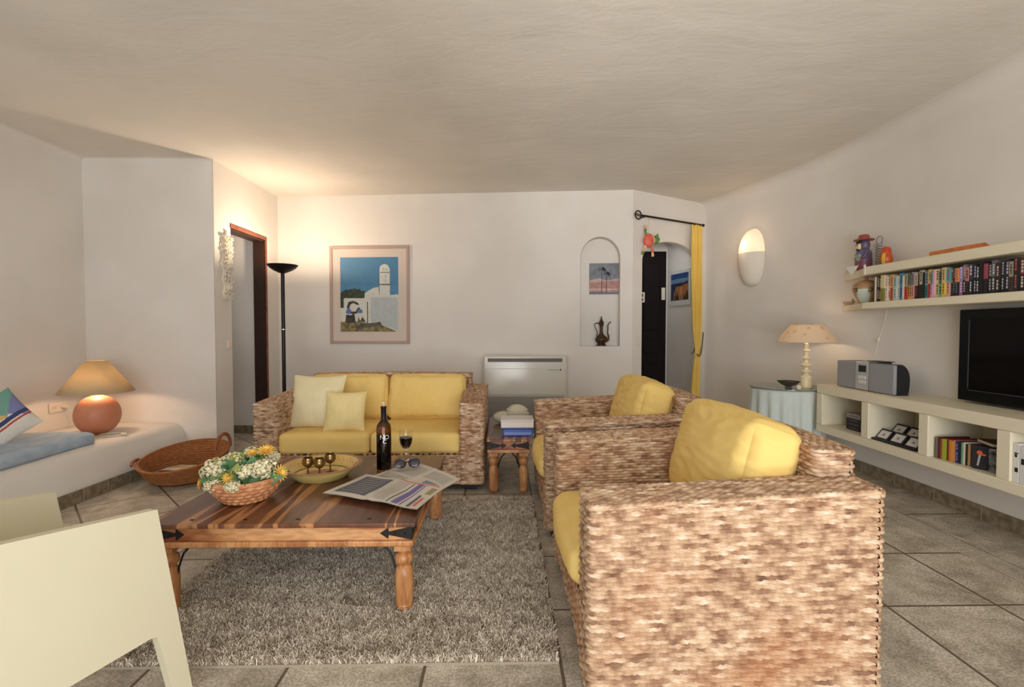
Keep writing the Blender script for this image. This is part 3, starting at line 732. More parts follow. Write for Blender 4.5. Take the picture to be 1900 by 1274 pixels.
skirting('baseboard_left', [(front[0][0] , front[0][1]), (front[1][0], front[1][1]), (front[2][0], front[2][1]), (front[3][0], front[3][1]), (front[4][0], front[4][1])], side=-1, joints=0.20)

BLUE = M('blue_mottled_cloth', (176, 190, 202), rough=0.95, c2=(154, 172, 192), vs=18, bump=0.5, bs=60, bd=0.004, stretch=(1, 0.5, 1))
b = MB()
P = [(-3.78, 0.6), (-3.78, 3.55)] + [(-3.45 + 0.33 * -math.cos(a), 3.55 + 0.2 * math.sin(a)) for a in (0.5, 1.0, 1.57)] + [(-3.16 + 0.09 * math.cos(a), 3.65 + 0.10 * math.sin(a)) for a in (1.5, 1.0, 0.5, 0.0, -0.5)] + [(-3.06, 3.2), (-3.045, 2.6), (-3.06, 0.6)]
P = P[::-1]
v = []; n = len(P); c0 = (-3.4, 2.2)
for ins, z in ((0.012, 0.338), (0.0, 0.350), (0.0, 0.385), (0.012, 0.405), (0.04, 0.417), (0.09, 0.420)):
    for x, y in P:
        dx, dy = c0[0] - x, 0 if 0.7 < y < 3.4 else (c0[1] - y) * 0.4
        q = max(abs(dx), abs(dy), 1e-6); v.append((x + dx / q * ins, y + dy / q * ins * 0.6, z))
f_ = [tuple(reversed(range(n)))]
for j in range(5): f_ += [(j * n + i, j * n + (i + 1) % n, (j + 1) * n + (i + 1) % n, (j + 1) * n + i) for i in range(n)]
f_.append(tuple(5 * n + i for i in range(n)))
b.add(v, f_); o = b.build('bench_pad', BLUE, angle=60)
tag(o, 'thin mottled blue-grey seat pad lying on the white masonry bench', 'cushion')

# nautical pillow with sails
wht = M('pillow_white', (214, 208, 196), rough=0.9, bump=0.2, bs=300)
navy = M('pillow_navy', (58, 68, 106), rough=0.9); redc = M('pillow_red', (178, 76, 66), rough=0.9); teal = M('pillow_teal', (112, 156, 142), rough=0.9)
lil = M('pillow_lilac', (122, 126, 168), rough=0.9); tan = M('pillow_tan', (208, 170, 108), rough=0.9)
TH = rad(38); Tp = TR((-3.44, 3.36, 0.575), rx=70, rz=30) @ Matrix.Rotation(TH, 4, 'Z')
b = throw_pillow(0.33, 0.33, 0.12, seed=21, n=130)
mi = []
for q in b.f:
    c = np.mean([b.v[i] for i in q], axis=0); x = c[0] * math.cos(TH) - c[1] * math.sin(TH); y = c[0] * math.sin(TH) + c[1] * math.cos(TH)
    k = 0; ln = (x - 0.02) * 1.0 - 0.07
    if 0.0 < y - ln < 0.040: k = 1
    elif -0.032 < y - ln < -0.014: k = 2
    elif y > 0.0 and x < 0.055: k = 3
    elif y > 0.03 and 0.055 <= x < 0.16: k = 4
    if -0.03 < y < 0.02 and x < 0.05 and y - ln > 0.05: k = 5
    if y - ln > 0.10 and -0.045 < y < -0.03 and x < 0.05: k = 1
    mi.append(k)
b.m = mi; b.v = [tuple(Tp @ Vector(p)) for p in b.v]
o = b.build('sailing_pillow', [wht, navy, redc, teal, lil, tan], angle=180)
tag(o, 'white pillow printed with coloured sails and navy and red stripes, on the blue pad', 'pillow')

# ---------------------------------------------------------------- terracotta table lamp on the bench
LX, LY = -3.345, 4.05
t = thing('terracotta_lamp', 'round terracotta table lamp with a glowing tan conical shade on the bench', 'lamp', (LX, LY, 0.336))
TERR = M('terracotta_glaze', (204, 140, 110), rough=0.5, c2=(192, 124, 94), vs=3)
pr = [(0.075, 0.0)] + [(0.197 * math.cos(a) ** 0.85, 0.158 + 0.158 * math.sin(a)) for a in [rad(q) for q in range(-68, 80, 6)]] + [(0.05, 0.318), (0.035, 0.326)]
pr = [(a * 0.79, z) for a, z in pr]; MB().lathe(pr, (0, 0, 0), 48).build('base', TERR, t, angle=60)
def shade_mat(name, rgb, rgb2=None, tr=0.55):
    m = bpy.data.materials.new(name); m.use_nodes = True; nt = m.node_tree; N = nt.nodes; L = nt.links
    N.remove(N['Principled BSDF']); out = N['Material Output']
    d = N.new('ShaderNodeBsdfDiffuse'); tl = N.new('ShaderNodeBsdfTranslucent'); mx = N.new('ShaderNodeMixShader'); mx.inputs[0].default_value = tr
    L.new(d.outputs[0], mx.inputs[1]); L.new(tl.outputs[0], mx.inputs[2]); L.new(mx.outputs[0], out.inputs[0])
    if rgb2:
        tc = N.new('ShaderNodeTexCoord'); vo = N.new('ShaderNodeTexVoronoi'); vo.inputs['Scale'].default_value = 14; L.new(tc.outputs['Object'], vo.inputs['Vector'])
        r = N.new('ShaderNodeValToRGB'); r.color_ramp.elements[0].position = 0.22; r.color_ramp.elements[1].position = 0.34
        r.color_ramp.elements[0].color = (*s2l(rgb2), 1); r.color_ramp.elements[1].color = (*s2l(rgb), 1)
        L.new(vo.outputs['Distance'], r.inputs[0]); L.new(r.outputs[0], d.inputs[0]); L.new(r.outputs[0], tl.inputs[0])
    else:
        d.inputs[0].default_value = (*s2l(rgb), 1); tl.inputs[0].default_value = (*s2l(rgb), 1)
    return m
SH1 = shade_mat('tan_shade', (224, 206, 166), tr=0.42)
b = MB(); b.lathe([(0.252, 0.345), (0.071, 0.602)], (0, 0, 0), 56, cap=False); b.build('lamp_shade', SH1, t, solid=0.002, angle=60)
b = MB(); b.lathe([(0.014, 0.32), (0.014, 0.42), (0.02, 0.425), (0.02, 0.46)], (0, 0, 0), 16)
bh = b; bh.build('bulb_holder', M('brass_fitting', (170, 140, 80), rough=0.35, metal=0.9), t); b = MB()
for k in range(3): b.tube([(0.0, 0, 0.595), (0.071 * math.cos(k * 2.094), 0.071 * math.sin(k * 2.094), 0.598)], 0.002, seg=6)
b.tube([(0, 0, 0.45), (0, 0, 0.6)], 0.002, seg=6); b.build('shade_carrier', M('brass_fitting', (170, 140, 80)), t)
BULB = mat('bulb_glow', (1, 0.8, 0.55), emit=(1, 0.70, 0.40), es=12)
o = MB().ball((0, 0, 0.470), 0.026).build('bulb', BULB, t)
point('terracotta_lamp_light', (LX, LY, 0.336 + 0.445), 16, (1.0, 0.66, 0.42), 0.035)
b = MB(); c0 = Vector((LX + 0.17, LY - 0.08, 0.339))
pts = [(c0.x + 0.10 * math.cos(a) * (1 - a * 0.03), c0.y + 0.07 * math.sin(a), 0.340 + 0.001 * a) for a in [k * 0.35 for k in range(30)]]
b.tube(pts, 0.0032, seg=6)
b.ball((pts[0][0], pts[0][1] , 0.350), (0.026, 0.014, 0.012), 0, 12, 8)
o = b.build('lamp_cord', M('cream_cord', (224, 214, 196), rough=0.5)); tag(o, 'coiled cream lamp flex with inline switch lying on the bench', 'cord')
# double socket
t = thing('wall_socket', 'white double power socket on the left wall behind the terracotta lamp', 'socket', (-3.818, 4.23, 0.53), rz=PI / 2)
SOCK = M('socket_white', (228, 214, 200), rough=0.35)
MB().box(-0.10, 0.06, -0.012, 0.0, -0.042, 0.042).build('faceplate', SOCK, t, bev=0.004)
for x in (-0.06, 0.02):
    bb = MB(); bb.lathe([(0.024, 0), (0.024, 0.004), (0.020, 0.004), (0.019, 0.0005)], (0, 0, 0), 24, T=TR((x, -0.012, 0), rx=90)); oo = bb.build('outlet', SOCK, t)
    b2 = MB(); [b2.ball((x + dx, -0.0135, 0), (0.003, 0.002, 0.003), 0, 8, 6) for dx in (-0.008, 0.008)]; b2.build('pin_hole', IRON, oo)
b = MB(); b.lathe([(0.017, 0), (0.017, 0.028), (0.010, 0.042)], (0, 0, 0), 18, T=TR((0.02, -0.0145, 0), rx=90)); b.tube([(0.02, -0.05, 0), (0.04, -0.075, -0.06), (0.03, -0.09, -0.17)], 0.003, seg=6)
b.build('plug', SOCK, t)

# ---------------------------------------------------------------- woven basket with magazines
def wicker_coil(name, c, c2, s=26):
    return M(name, c, rough=0.7, c2=c2, vs=s, bump=0.5, bs=160, bd=0.002, stretch=(1, 1, 4))
COIL = wicker_coil('brown_coiled_straw', (164, 106, 58), (136, 82, 42))
t = thing('straw_basket', 'large oval brown coiled straw basket with two loop handles on the tiles beside the bench', 'basket', (-2.545, 3.90, 0), rz=rad(20)); t.scale = (0.92, 1.0, 1.06)
b = MB(); prof = []
nr_ = 13
for k in range(nr_ * 6 + 1):
    q = k / (nr_ * 6); r = 0.235 + 0.105 * q ** 0.85; z = 0.012 + 0.175 * q
    prof.append((r + 0.010 * abs(math.sin(PI * k / 6)), z))
outer = prof; inner = [(r - 0.017, z) for r, z in reversed(prof[3:])]
def tilt(r, z, a):
    return r
full = [(0.001, 0.0), (0.20, 0.0), (0.236, 0.012)] + outer + inner + [(0.21, 0.022), (0.001, 0.022)]
b.lathe(full, (0, 0, 0), 72, sx=1.0, sy=0.90, cap=False)
b.v = [(x, y, z * (1 + 0.30 * (y / 0.34) + 0.16 * (x / 0.36)) if z > 0.03 else z) for x, y, z in b.v]
b.build('body', COIL, t, angle=80)
def loop(cx_, sg, tall):
    pts = []
    for k in range(15):
        a = PI * k / 14; y = 0.085 * math.cos(a); z = math.sin(a) * tall
        pts.append((cx_ + sg * 0.012 * math.sin(a), y, z))
    return pts
b = MB(); b.tube([tuple(Matrix.Rotation(rad(-32), 3, 'Z') @ Vector((x - 0.01, y + 0.13, 0)) + Vector((-0.045, 0.05, 0.215 + z))) for x, y, z in loop(0.325, 1, 0.11)], 0.014, seg=10); b.build('handle', COIL, t)
b = MB(); b.tube([(x, y, 0.150 + z * 0.2) for x, y, z in loop(-0.35, -1, 0.08)], 0.013, seg=10); b.build('handle', COIL, t)
PAP = M('magazine_paper', (206, 198, 184), rough=0.6); MAR = M('magazine_maroon', (116, 44, 40), rough=0.5); ORN = M('magazine_orange', (196, 110, 60), rough=0.5)
def magazine(x, y, z, rz, w, h, mats, label, tx=0):
    b = MB(); b.box(-w / 2, w / 2, -h / 2, h / 2, -0.014, 0.006, 0)
    b.box(-w / 2 + .01, w / 2 - .01, -h / 2 + 0.01, -h / 2 + 0.06, 0.006, 0.0066, 1)
    b.box(-w / 2 + .02, w * 0.1, 0.02, h / 2 - 0.03, 0.006, 0.0066, 2)
    o = b.build('magazine', mats); o.location = (x, y, z); o.rotation_euler = (tx, 0, rz); tag(o, label, 'magazine', 'magazines in the straw basket'); return o
magazine(-2.60, 3.96, 0.0385, rad(15), 0.30, 0.22, [PAP, MAR, M('mag_grey', (150, 150, 140))], 'lower magazine in the straw basket, mostly covered by the maroon-banded one')
magazine(-2.62, 3.96, 0.0600, rad(-4), 0.28, 0.22, [PAP, MAR, M('mag_yel', (200, 170, 110))], 'pale magazine with a maroon band lying on top inside the straw basket')

# ---------------------------------------------------------------- things on the coffee table
TZ = 0.4002
# flower basket
FX, FY = -1.205, 2.28
t = thing('flower_basket', 'small woven bowl basket full of artificial white and yellow flowers on the coffee table', 'flowers', (FX, FY, TZ))
b = MB(); prof = [(0.001, 0), (0.085, 0.0)] + [(0.088 + 0.068 * math.sin(PI / 2 * q), 0.004 + 0.112 * q) for q in [k / 30 for k in range(31)]] + [(0.148, 0.116), (0.14, 0.10), (0.001, 0.09)]
def bump_fn(r, z, a):
    if r < 0.087 or z > 0.115: return r
    k = int(z / 0.0185); return r + 0.012 * abs(math.sin(a * 11 + (k % 2) * PI / 2)) ** 0.8 * abs(math.sin(PI * z / 0.0185))
b.lathe(prof, (0, 0, 0), 150, fn=bump_fn, cap=False)
b.build('basket', M('light_brown_weave', (176, 116, 76), rough=0.6, c2=(204, 148, 104), vs=30), t, angle=80)
rn = random.Random(7)
def up_rot(d):
    return Vector(d).normalized().to_track_quat('Z', 'Y').to_matrix().to_4x4()
LEAF = M('flower_leaf_green', (74, 118, 74), rough=0.6, c2=(96, 132, 96), vs=20); LEAF2 = M('flower_leaf_yellowgreen', (150, 160, 84), rough=0.6)
CRM = M('cream_petals', (232, 224, 190), rough=0.8, c2=(216, 208, 168), vs=40); YPE = M('yellow_petals', (236, 184, 78), rough=0.7, c2=(228, 200, 100), vs=20)
def leaf_mesh(b, base, d, L_, W_, mi=0, droop=0.3):
    R = Matrix.Translation(base) @ up_rot(d) @ Matrix.Rotation(rn.uniform(0, 6.28), 4, 'Z')
    def fn(u, v):
        x = (u - 0.5) * 2 * W_ * math.sin(PI * (0.06 + 0.94 * v) ** 0.8) * (1 + 0.12 * math.sin(v * 25)); z = v * L_
        y = 0.25 * abs(x) - droop * L_ * v * v
        return (x, y, z)
    b.grid(fn, 4, 8, mi, R)
b = MB()
for k in range(64):
    a = rn.uniform(0, 6.28); ph = rn.uniform(0.15, 1.45); d = (math.cos(a) * math.sin(ph), math.sin(a) * math.sin(ph), math.cos(ph) * 0.9 + 0.1)
    base = (0.09 * d[0], 0.09 * d[1], 0.095 + 0.03 * d[2]); leaf_mesh(b, base, d, rn.uniform(0.075, 0.115), rn.uniform(0.028, 0.042), 0 if rn.random() < 0.75 else 1)
b.ball((0, 0, 0.10), (0.12, 0.12, 0.05), 0, 24, 12)
b.build('foliage', [LEAF, LEAF2], t, angle=180)
def blossom(c, R, m):
    b = MB(); n = 130
    for k in range(n):
        z = 1 - 2 * (k + 0.5) / n; a = k * 2.39996; q = math.sqrt(1 - z * z)
        d = Vector((q * math.cos(a), q * math.sin(a), z)); d = (d + Vector((rn.uniform(-.25, .25), rn.uniform(-.25, .25), rn.uniform(-.2, .2)))).normalized(); p = Vector(c) + Vector((d.x * R * 1.05, d.y * R, d.z * R * 0.8)) * rn.uniform(0.62, 1.02)
        T = Matrix.Translation(p) @ up_rot(d + Vector((rn.uniform(-.7, .7), rn.uniform(-.7, .7), 0)))
        b.ball((0, 0, 0), (R * 0.20, R * 0.16, R * 0.045), 0, 7, 4, T)
    b.ball(c, R * 0.55, 0, 10, 8); b.build('cream_blossom', m, t, angle=180)
for c, R in (((-0.10, -0.06, 0.165), 0.050), ((-0.055, -0.01, 0.185), 0.042), ((0.10, -0.05, 0.160), 0.050), ((0.045, -0.085, 0.155), 0.036), ((0.0, 0.06, 0.20), 0.036), ((-0.155, -0.02, 0.135), 0.038), ((-0.085, -0.115, 0.105), 0.034), ((0.02, -0.148, 0.108), 0.030), ((-0.11, 0.07, 0.17), 0.034), ((0.09, 0.07, 0.18), 0.034)):
    blossom(c, R * 1.15, CRM)
def daisy(c, d, R):
    b = MB(); T0 = Matrix.Translation(c) @ up_rot(d)
    for lay in range(3):
        for k in range(14):
            T = T0 @ Matrix.Rotation(2 * PI * k / 14 + lay * .2, 4, 'Z') @ Matrix.Rotation(rad(-14 - 20 * lay), 4, 'Y')
            b.ball((R * (0.62 - lay * 0.12), 0, 0), (R * (0.42 - lay * .06), R * 0.10, R * 0.03), 0, 8, 4, T)
    b.ball((0, 0, 0.004), (R * 0.24, R * 0.24, R * 0.16), 0, 10, 6, T0); b.build('yellow_blossom', YPE, t, angle=180)
for c, d, R in (((0.075, 0.04, 0.215), (0.2, -0.4, 1), 0.045), ((-0.015, -0.115, 0.135), (0, -1, 0.6), 0.032), ((0.165, -0.02, 0.13), (1, -0.5, 0.3), 0.042), ((-0.172, -0.055, 0.095), (-1, -0.7, 0.3), 0.032), ((0.02, 0.02, 0.21), (0.2, -0.5, 1), 0.03)):
    daisy(c, d, R)
for p in []: pass

# painted bowl with three goblets
BX, BY = -0.985, 2.63
t = thing('painted_bowl', 'wide shallow yellow and terracotta painted ceramic bowl on the coffee table', 'bowl', (BX, BY, TZ))
YG = M('bowl_yellow_glaze', (210, 192, 124), rough=0.3, c2=(192, 172, 100), vs=14); TG = M('bowl_terracotta', (160, 112, 78), rough=0.4); OG = M('bowl_olive', (120, 106, 50), rough=0.35); ING = M('bowl_inner_glaze', (220, 188, 118), rough=0.25, c2=(206, 170, 98), vs=10)
b = MB()
b.lathe([(0.001, 0), (0.13, 0), (0.135, 0.005), (0.165, 0.03), (0.195, 0.062)], (0, 0, 0), 64, 0, cap=False)
b.lathe([(0.195, 0.062), (0.211, 0.066), (0.213, 0.070), (0.208, 0.073), (0.192, 0.070)], (0, 0, 0), 64, 1, cap=False)
b.lathe([(0.192, 0.070), (0.16, 0.040), (0.142, 0.024)], (0, 0, 0), 64, 2, cap=False)
b.lathe([(0.142, 0.024), (0.136, 0.019)], (0, 0, 0), 64, 3, cap=False)
b.lathe([(0.136, 0.019), (0.11, 0.012), (0.095, 0.012)], (0, 0, 0), 64, 2, cap=False)
b.lathe([(0.095, 0.012), (0.001, 0.012)], (0, 0, 0), 64, 1, cap=False)
for k in range(36):
    a = 2 * PI * k / 36
    for (r_, z_, s_) in ((0.170, 0.0495, 0.004), (0.180, 0.0600, 0.003)):
        if (k % 3) or s_ > 0.0035: b.ball((r_ * math.cos(a + z_ * 9), r_ * math.sin(a + z_ * 9), z_), (s_, s_, 0.002), 3, 6, 4)
b.build('bowl', [YG, TG, ING, OG], t, angle=50)
BR_ = M('aged_brass', (150, 124, 78), rough=0.32, metal=0.9, c2=(126, 98, 58), vs=20)
def goblet(x, y, label):
    b = MB(); pr = [(0.001, 0), (0.022, 0), (0.020, 0.003), (0.006, 0.008), (0.0035, 0.018), (0.0055, 0.026), (0.0035, 0.034), (0.004, 0.044), (0.016, 0.050), (0.026, 0.060), (0.030, 0.073), (0.028, 0.086), (0.024, 0.095), (0.025, 0.100), (0.023, 0.100), (0.022, 0.095), (0.026, 0.085), (0.027, 0.073), (0.02, 0.060), (0.001, 0.053)]
    b.lathe(pr, (0, 0, 0), 28, cap=False)
    for k in range(0, 2): b.lathe([(0.0302 - k * .001, 0.068 + k * 0.016), (0.0315 - k * .001, 0.070 + k * 0.016), (0.0302 - k * .001, 0.072 + k * 0.016)], (0, 0, 0), 28, cap=False)
    o = b.build('brass_goblet', BR_, angle=50); o.location = (x, y, TZ + 0.0125); tag(o, label, 'goblet', 'brass goblets in the painted bowl'); return o
goblet(-1.045, 2.60, 'small aged brass goblet standing in the painted bowl, the left one of three')
goblet(-0.978, 2.585, 'small aged brass goblet standing in the painted bowl, the front middle one of three')
goblet(-0.955, 2.68, 'small aged brass goblet standing in the painted bowl, the right and rearmost of three')

# wine bottle
t = thing('wine_bottle', 'tall amber wine bottle with white lettering and a cork on the coffee table', 'bottle', (-0.676, 2.75, TZ))
GL = mat('amber_glass', s2l((150, 96, 24)), rough=0.03, trans=1.0, ior=1.45, spec=0.6); DKW = M('dark_wine', (12, 8, 10), rough=0.12)
MB().lathe([(0.001, 0.0), (0.036, 0.0), (0.0405, 0.006), (0.041, 0.02), (0.041, 0.235), (0.037, 0.258), (0.024, 0.276), (0.0155, 0.288), (0.0145, 0.30), (0.0145, 0.352)], (0, 0, 0), 40).build('glass', GL, t, angle=50)
MB().lathe([(0.001, 0.005), (0.0395, 0.008), (0.0396, 0.205), (0.001, 0.206)], (0, 0, 0), 40, cap=False).build('wine', DKW, t, angle=50)
MB().lathe([(0.0152, 0.292), (0.0155, 0.352), (0.0168, 0.354), (0.0168, 0.362), (0.0135, 0.364)], (0, 0, 0), 30).build('neck_foil', M('dark_foil', (36, 28, 32), rough=0.3, metal=0.3), t)
MB().lathe([(0.010, 0.360), (0.0105, 0.39), (0.009, 0.392)], (0, 0, 0), 20).build('cork', M('cork', (214, 184, 140), rough=0.8, c2=(180, 140, 96), vs=80), t)
WL = M('label_white', (216, 214, 214), rough=0.5)
b = MB()
for s_, size, z_ in (('NO', 0.034, 0.182), ('C', 0.032, 0.158), ('Branco', 0.009, 0.146)):
    if s_ == 'Branco': s_ = '-----'
    v_, f_ = text_mesh(s_, size)
    w_ = []
    for x, y, z in v_:
        a = -PI / 2 + (x + 0.014) / 0.0414; rr = 0.0414 + z
        w_.append((rr * math.cos(a), rr * math.sin(a), z_ + y))
    b.add(w_, f_)
b.build('lettering', WL, t, smooth=False)

# wine glass on a pink napkin
o = MB().add([(-0.075, -0.02, 0), (0.0, -0.09, 0), (0.085, 0.0, 0), (0.005, 0.08, 0), (-0.075, -0.02, 0.0015), (0.0, -0.09, 0.0015), (0.085, 0.0, 0.0015), (0.005, 0.08, 0.0015)],
             [(3, 2, 1, 0), (4, 5, 6, 7), (0, 1, 5, 4), (1, 2, 6, 5), (2, 3, 7, 6), (3, 0, 4, 7)]).build('paper_napkin', M('pink_paper', (214, 142, 128), rough=0.8, c2=(226, 170, 154), vs=30))
o.location = (-0.580, 2.90, TZ); o.scale = (1.05, 1.05, 1); tag(o, 'pink paper napkin under the wine glass', 'napkin')
t = thing('wine_glass', 'stemmed glass of red wine standing on a pink napkin', 'glass', (-0.583, 2.91, TZ + 0.0018))
CG = mat('clear_glass', (0.97, 0.97, 0.97), rough=0.02, trans=1.0, ior=1.45)
MB().lathe([(0.001, 0.002), (0.034, 0.002), (0.035, 0.0), (0.036, 0.003), (0.010, 0.010), (0.005, 0.020), (0.009, 0.028), (0.005, 0.038), (0.006, 0.045), (0.011, 0.056), (0.006, 0.066), (0.008, 0.072), (0.022, 0.088), (0.035, 0.110), (0.0395, 0.135), (0.040, 0.187), (0.0385, 0.187), (0.038, 0.135), (0.0335, 0.112), (0.020, 0.090), (0.001, 0.078)], (0, 0, 0), 40, cap=False).build('glass_body', CG, t, angle=60)
MB().lathe([(0.001, 0.0795), (0.0195, 0.091), (0.033, 0.113), (0.0374, 0.135), (0.0376, 0.147), (0.001, 0.147)], (0, 0, 0), 36, cap=False).build('wine', M('red_wine', (30, 4, 8), rough=0.1), t, angle=50)

# newspapers
NEWS = M('newsprint', (204, 196, 182), rough=0.85, c2=(196, 187, 172), vs=8); INK = M('ink_grey', (96, 96, 104), rough=0.85); INK2 = M('ink_text', (150, 145, 138), rough=0.85); INKP = M('ink_violet', (112, 104, 150), rough=0.85)
INKR = M('ink_red', (204, 104, 96), rough=0.85); INKG = M('ink_olive', (150, 146, 104), rough=0.85); INKB = M('ink_blue', (120, 134, 150), rough=0.85)
NM = [NEWS, INK, INK2, INKP, INKR, INKG, INKB]
def newspaper(corners, blocks, label, z0=0.0, seed=1, rows=2, lift=0.012, nu=60, nv=44):
    """folded sheet; corners a,b,c,d in the room, blocks = (u0,u1,v0,v1,material)"""
    a, b_, c, d = [Vector((*q[:2], q[2] if len(q) > 2 else 0)) for q in corners]
    B = MB()
    def surf(u, v, off):
        p = (a * (1 - u) + b_ * u) * (1 - v) + (d * (1 - u) + c * u) * v
        z = p.z + lift * (0.5 + 0.5 * noise.noise(Vector((u * 3 + seed, v * 2.5, 0)))) * (0.25 + 0.75 * abs(math.sin(PI * u * 1.0)) ) + 0.004 * math.sin(u * 14 + v * 3 + seed) * u
        fold = 0.004 * math.exp(-((u - 0.5) / 0.03) ** 2)
        return (p.x, p.y, TZ + z0 + max(0.0, z) + fold + off)
    n0 = len(B.v); B.grid(lambda u, v: surf(u, v, 0.0022), nu, nv); 
    for i, q in enumerate(B.f):
        iu, iv = i % nu, i // nu; u, v = (iu + .5) / nu, (iv + .5) / nv
        for (u0, u1, v0, v1, k) in blocks:
            if u0 <= u <= u1 and v0 <= v <= v1:
                if k == 2 and iv % 2: continue
                if k == 1 and u1 - u0 > 0.3 and 0.12 < u < 0.36 and iv % 4 == 1: B.m[i] = 2; continue
                B.m[i] = k
    B.grid(lambda u, v: surf(u, v, 0.0), nu, nv)
    o = B.build('newspaper', NM, angle=180); tag(o, label, 'newspaper', 'newspapers on the coffee table'); return o
newspaper([(-0.735, 2.575), (-0.36, 2.28), (-0.222, 2.56), (-0.545, 2.91)],
          [(0.05, 0.45, 0.08, 0.40, 2), (0.08, 0.30, 0.10, 0.22, 5), (0.35, 0.55, 0.05, 0.2, 5), (0.55, 0.95, 0.05, 0.18, 4), (0.68, 0.94, 0.25, 0.5, 6), (0.55, 0.92, 0.6, 0.9, 2), (0.1, 0.45, 0.5, 0.9, 2)],
          'newspaper lying under the sunglasses, the rear one, overhanging the table edge', 0.0, 2)
newspaper([(-0.860, 2.305, 0), (-0.372, 2.085, 0), (-0.285, 2.37, 0), (-0.735, 2.60, 0.0)],
          [(0.07, 0.42, 0.12, 0.90, 1), (0.50, 0.64, 0.08, 0.92, 2), (0.66, 0.675, 0.05, 0.9, 1), (0.72, 0.78, 0.05, 0.95, 3), (0.80, 0.82, 0.05, 0.9, 3), (0.86, 0.90, 0.05, 0.5, 1), (0.90, 0.97, 0.55, 0.85, 5), (0.92, 0.95, 0.1, 0.4, 4), (0.46, 0.95, 0.93, 0.98, 4)],
          'open newspaper with a large dark grey advert, at the front right of the coffee table', 0.016, 5)

# sunglasses
t = thing('sunglasses', 'dark round sunglasses lying on the rear newspaper', 'sunglasses', (-0.535, 2.705, TZ + 0.024), rz=rad(14))
LENS = M('dark_lens', (26, 24, 40), rough=0.05, spec=0.9); FRM = M('brown_frame', (60, 36, 36), rough=0.25)
for sx_ in (-1, 1):
    T = TR((sx_ * 0.037, 0, 0.026), rx=62, rz=sx_ * -8)
    b = MB(); pts = [(0.030 * math.cos(a), 0.025 * math.sin(a), 0) for a in [2 * PI * k / 28 for k in range(28)]]; b.tube(pts, 0.0032, closed=True, seg=8, T=T); b.build('rim', FRM, t)
    b = MB(); b.ball((0, 0, 0), (0.029, 0.024, 0.004), 0, 28, 8, T); b.build('lens', LENS, t)
    b = MB(); b.tube([(sx_ * 0.068, 0.0, 0.030), (sx_ * 0.070, 0.05, 0.022), (sx_ * 0.066, 0.10, 0.006), (sx_ * 0.062, 0.125, 0.003)], 0.0026, seg=8); b.build('temple', FRM, t)
b = MB(); b.tube([(-0.012, -0.002, 0.032), (0, -0.004, 0.036), (0.012, -0.002, 0.032)], 0.0028, seg=8); b.build('bridge', FRM, t)
# ================================================================ LAMPS, PICTURES AND THINGS ON THE WALLS
# uplighter
t = thing('floor_lamp', 'tall black floor lamp with upturned bowl behind the left end of the sofa', 'lamp', (-2.25, 5.02, 0))
BM = M('black_lamp_metal', (26, 22, 20), rough=0.35, metal=0.4); WM = M('bowl_inside_white', (230, 224, 214), rough=0.6)
MB().lathe([(0.001, 0), (0.14, 0), (0.14, 0.012), (0.12, 0.022), (0.03, 0.03), (0.016, 0.04)], (0, 0, 0), 40, cap=False).build('foot_plate', BM, t)
MB().lathe([(0.018, 0.03), (0.018, 1.765)], (0, 0, 0), 20).build('pole', BM, t)
MB().lathe([(0.0195, 1.19), (0.0195, 1.20)], (0, 0, 0), 20).build('collar', M('chrome_ring', (200, 196, 190), rough=0.2, metal=1), t)
b = MB(); b.lathe([(0.012, 1.765), (0.035, 1.772), (0.085, 1.795), (0.125, 1.822), (0.148, 1.85), (0.150, 1.853)], (0, 0, 0), 48, cap=False)
b.lathe([(0.150, 1.853), (0.146, 1.853), (0.122, 1.826), (0.08, 1.802), (0.001, 1.792)], (0, 0, 0), 48, 1, cap=False); b.build('lamp_bowl', [BM, WM], t, angle=60)
MB().tube([(-0.045, 0, 1.822), (0.045, 0, 1.822)], 0.006, seg=8).build('bulb', BULB, t)
l = point('floor_lamp_light', (-2.25, 5.02, 1.838), 36, (1.0, 0.77, 0.56), 0.05)

# big framed photograph of a white chimney
def on_back(x, off=0.0): return BL + bu * bw(x) - bn * off
p0 = on_back(-2.02); PW, PH = 0.945, 1.135
t = thing('framed_picture', 'framed photo print of a white tower chimney against blue sky, hanging above the sofa', 'picture', (p0.x, p0.y, 1.028), rz=math.atan2(bu.y, bu.x))
PINK = M('pinkish_frame', (176, 150, 138), rough=0.45); MATB = M('picture_mount', (206, 192, 180), rough=0.8)
b = MB(); fw = 0.032
for (x0, x1, z0, z1) in ((0, PW, 0, fw), (0, PW, PH - fw, PH), (0, fw, fw, PH - fw), (PW - fw, PW, fw, PH - fw)): b.box(x0, x1, -0.026, -0.001, z0, z1)
b.build('frame', PINK, t, bev=0.003)
MB().box(fw - .002, PW - fw + .002, -0.012, -0.002, fw - .002, PH - fw + .002).build('mount', MATB, t)
PC = [M('print_' + n, c, rough=0.5, c2=tuple(max(0, int(q * (0.62 if n in ('tree', 'ground', 'figure', 'stone') else 0.96))) for q in c), vs=26) for n, c in (('sky', (70, 124, 162)), ('white', (206, 206, 196)), ('shade', (176, 184, 184)), ('tree', (66, 76, 58)), ('ground', (148, 132, 86)), ('stone', (98, 98, 88)), ('figure', (74, 66, 56)), ('blue', (92, 110, 172)), ('skyb', (76, 130, 168)))]
def canvas(t, x0, z0, W_, H_, y, polys, mats, name='print'):
    b = MB()
    for i, (poly, k) in enumerate(polys):
        yy = y - 0.00025 * (i + 1)
        b.add([(x0 + u * W_, yy, z0 + v * H_) for u, v in poly], [tuple(range(len(poly)))], k)
    return b.build(name, mats, t, smooth=False)
R4 = lambda a, b_, c, d: [(a, c), (b_, c), (b_, d), (a, d)]
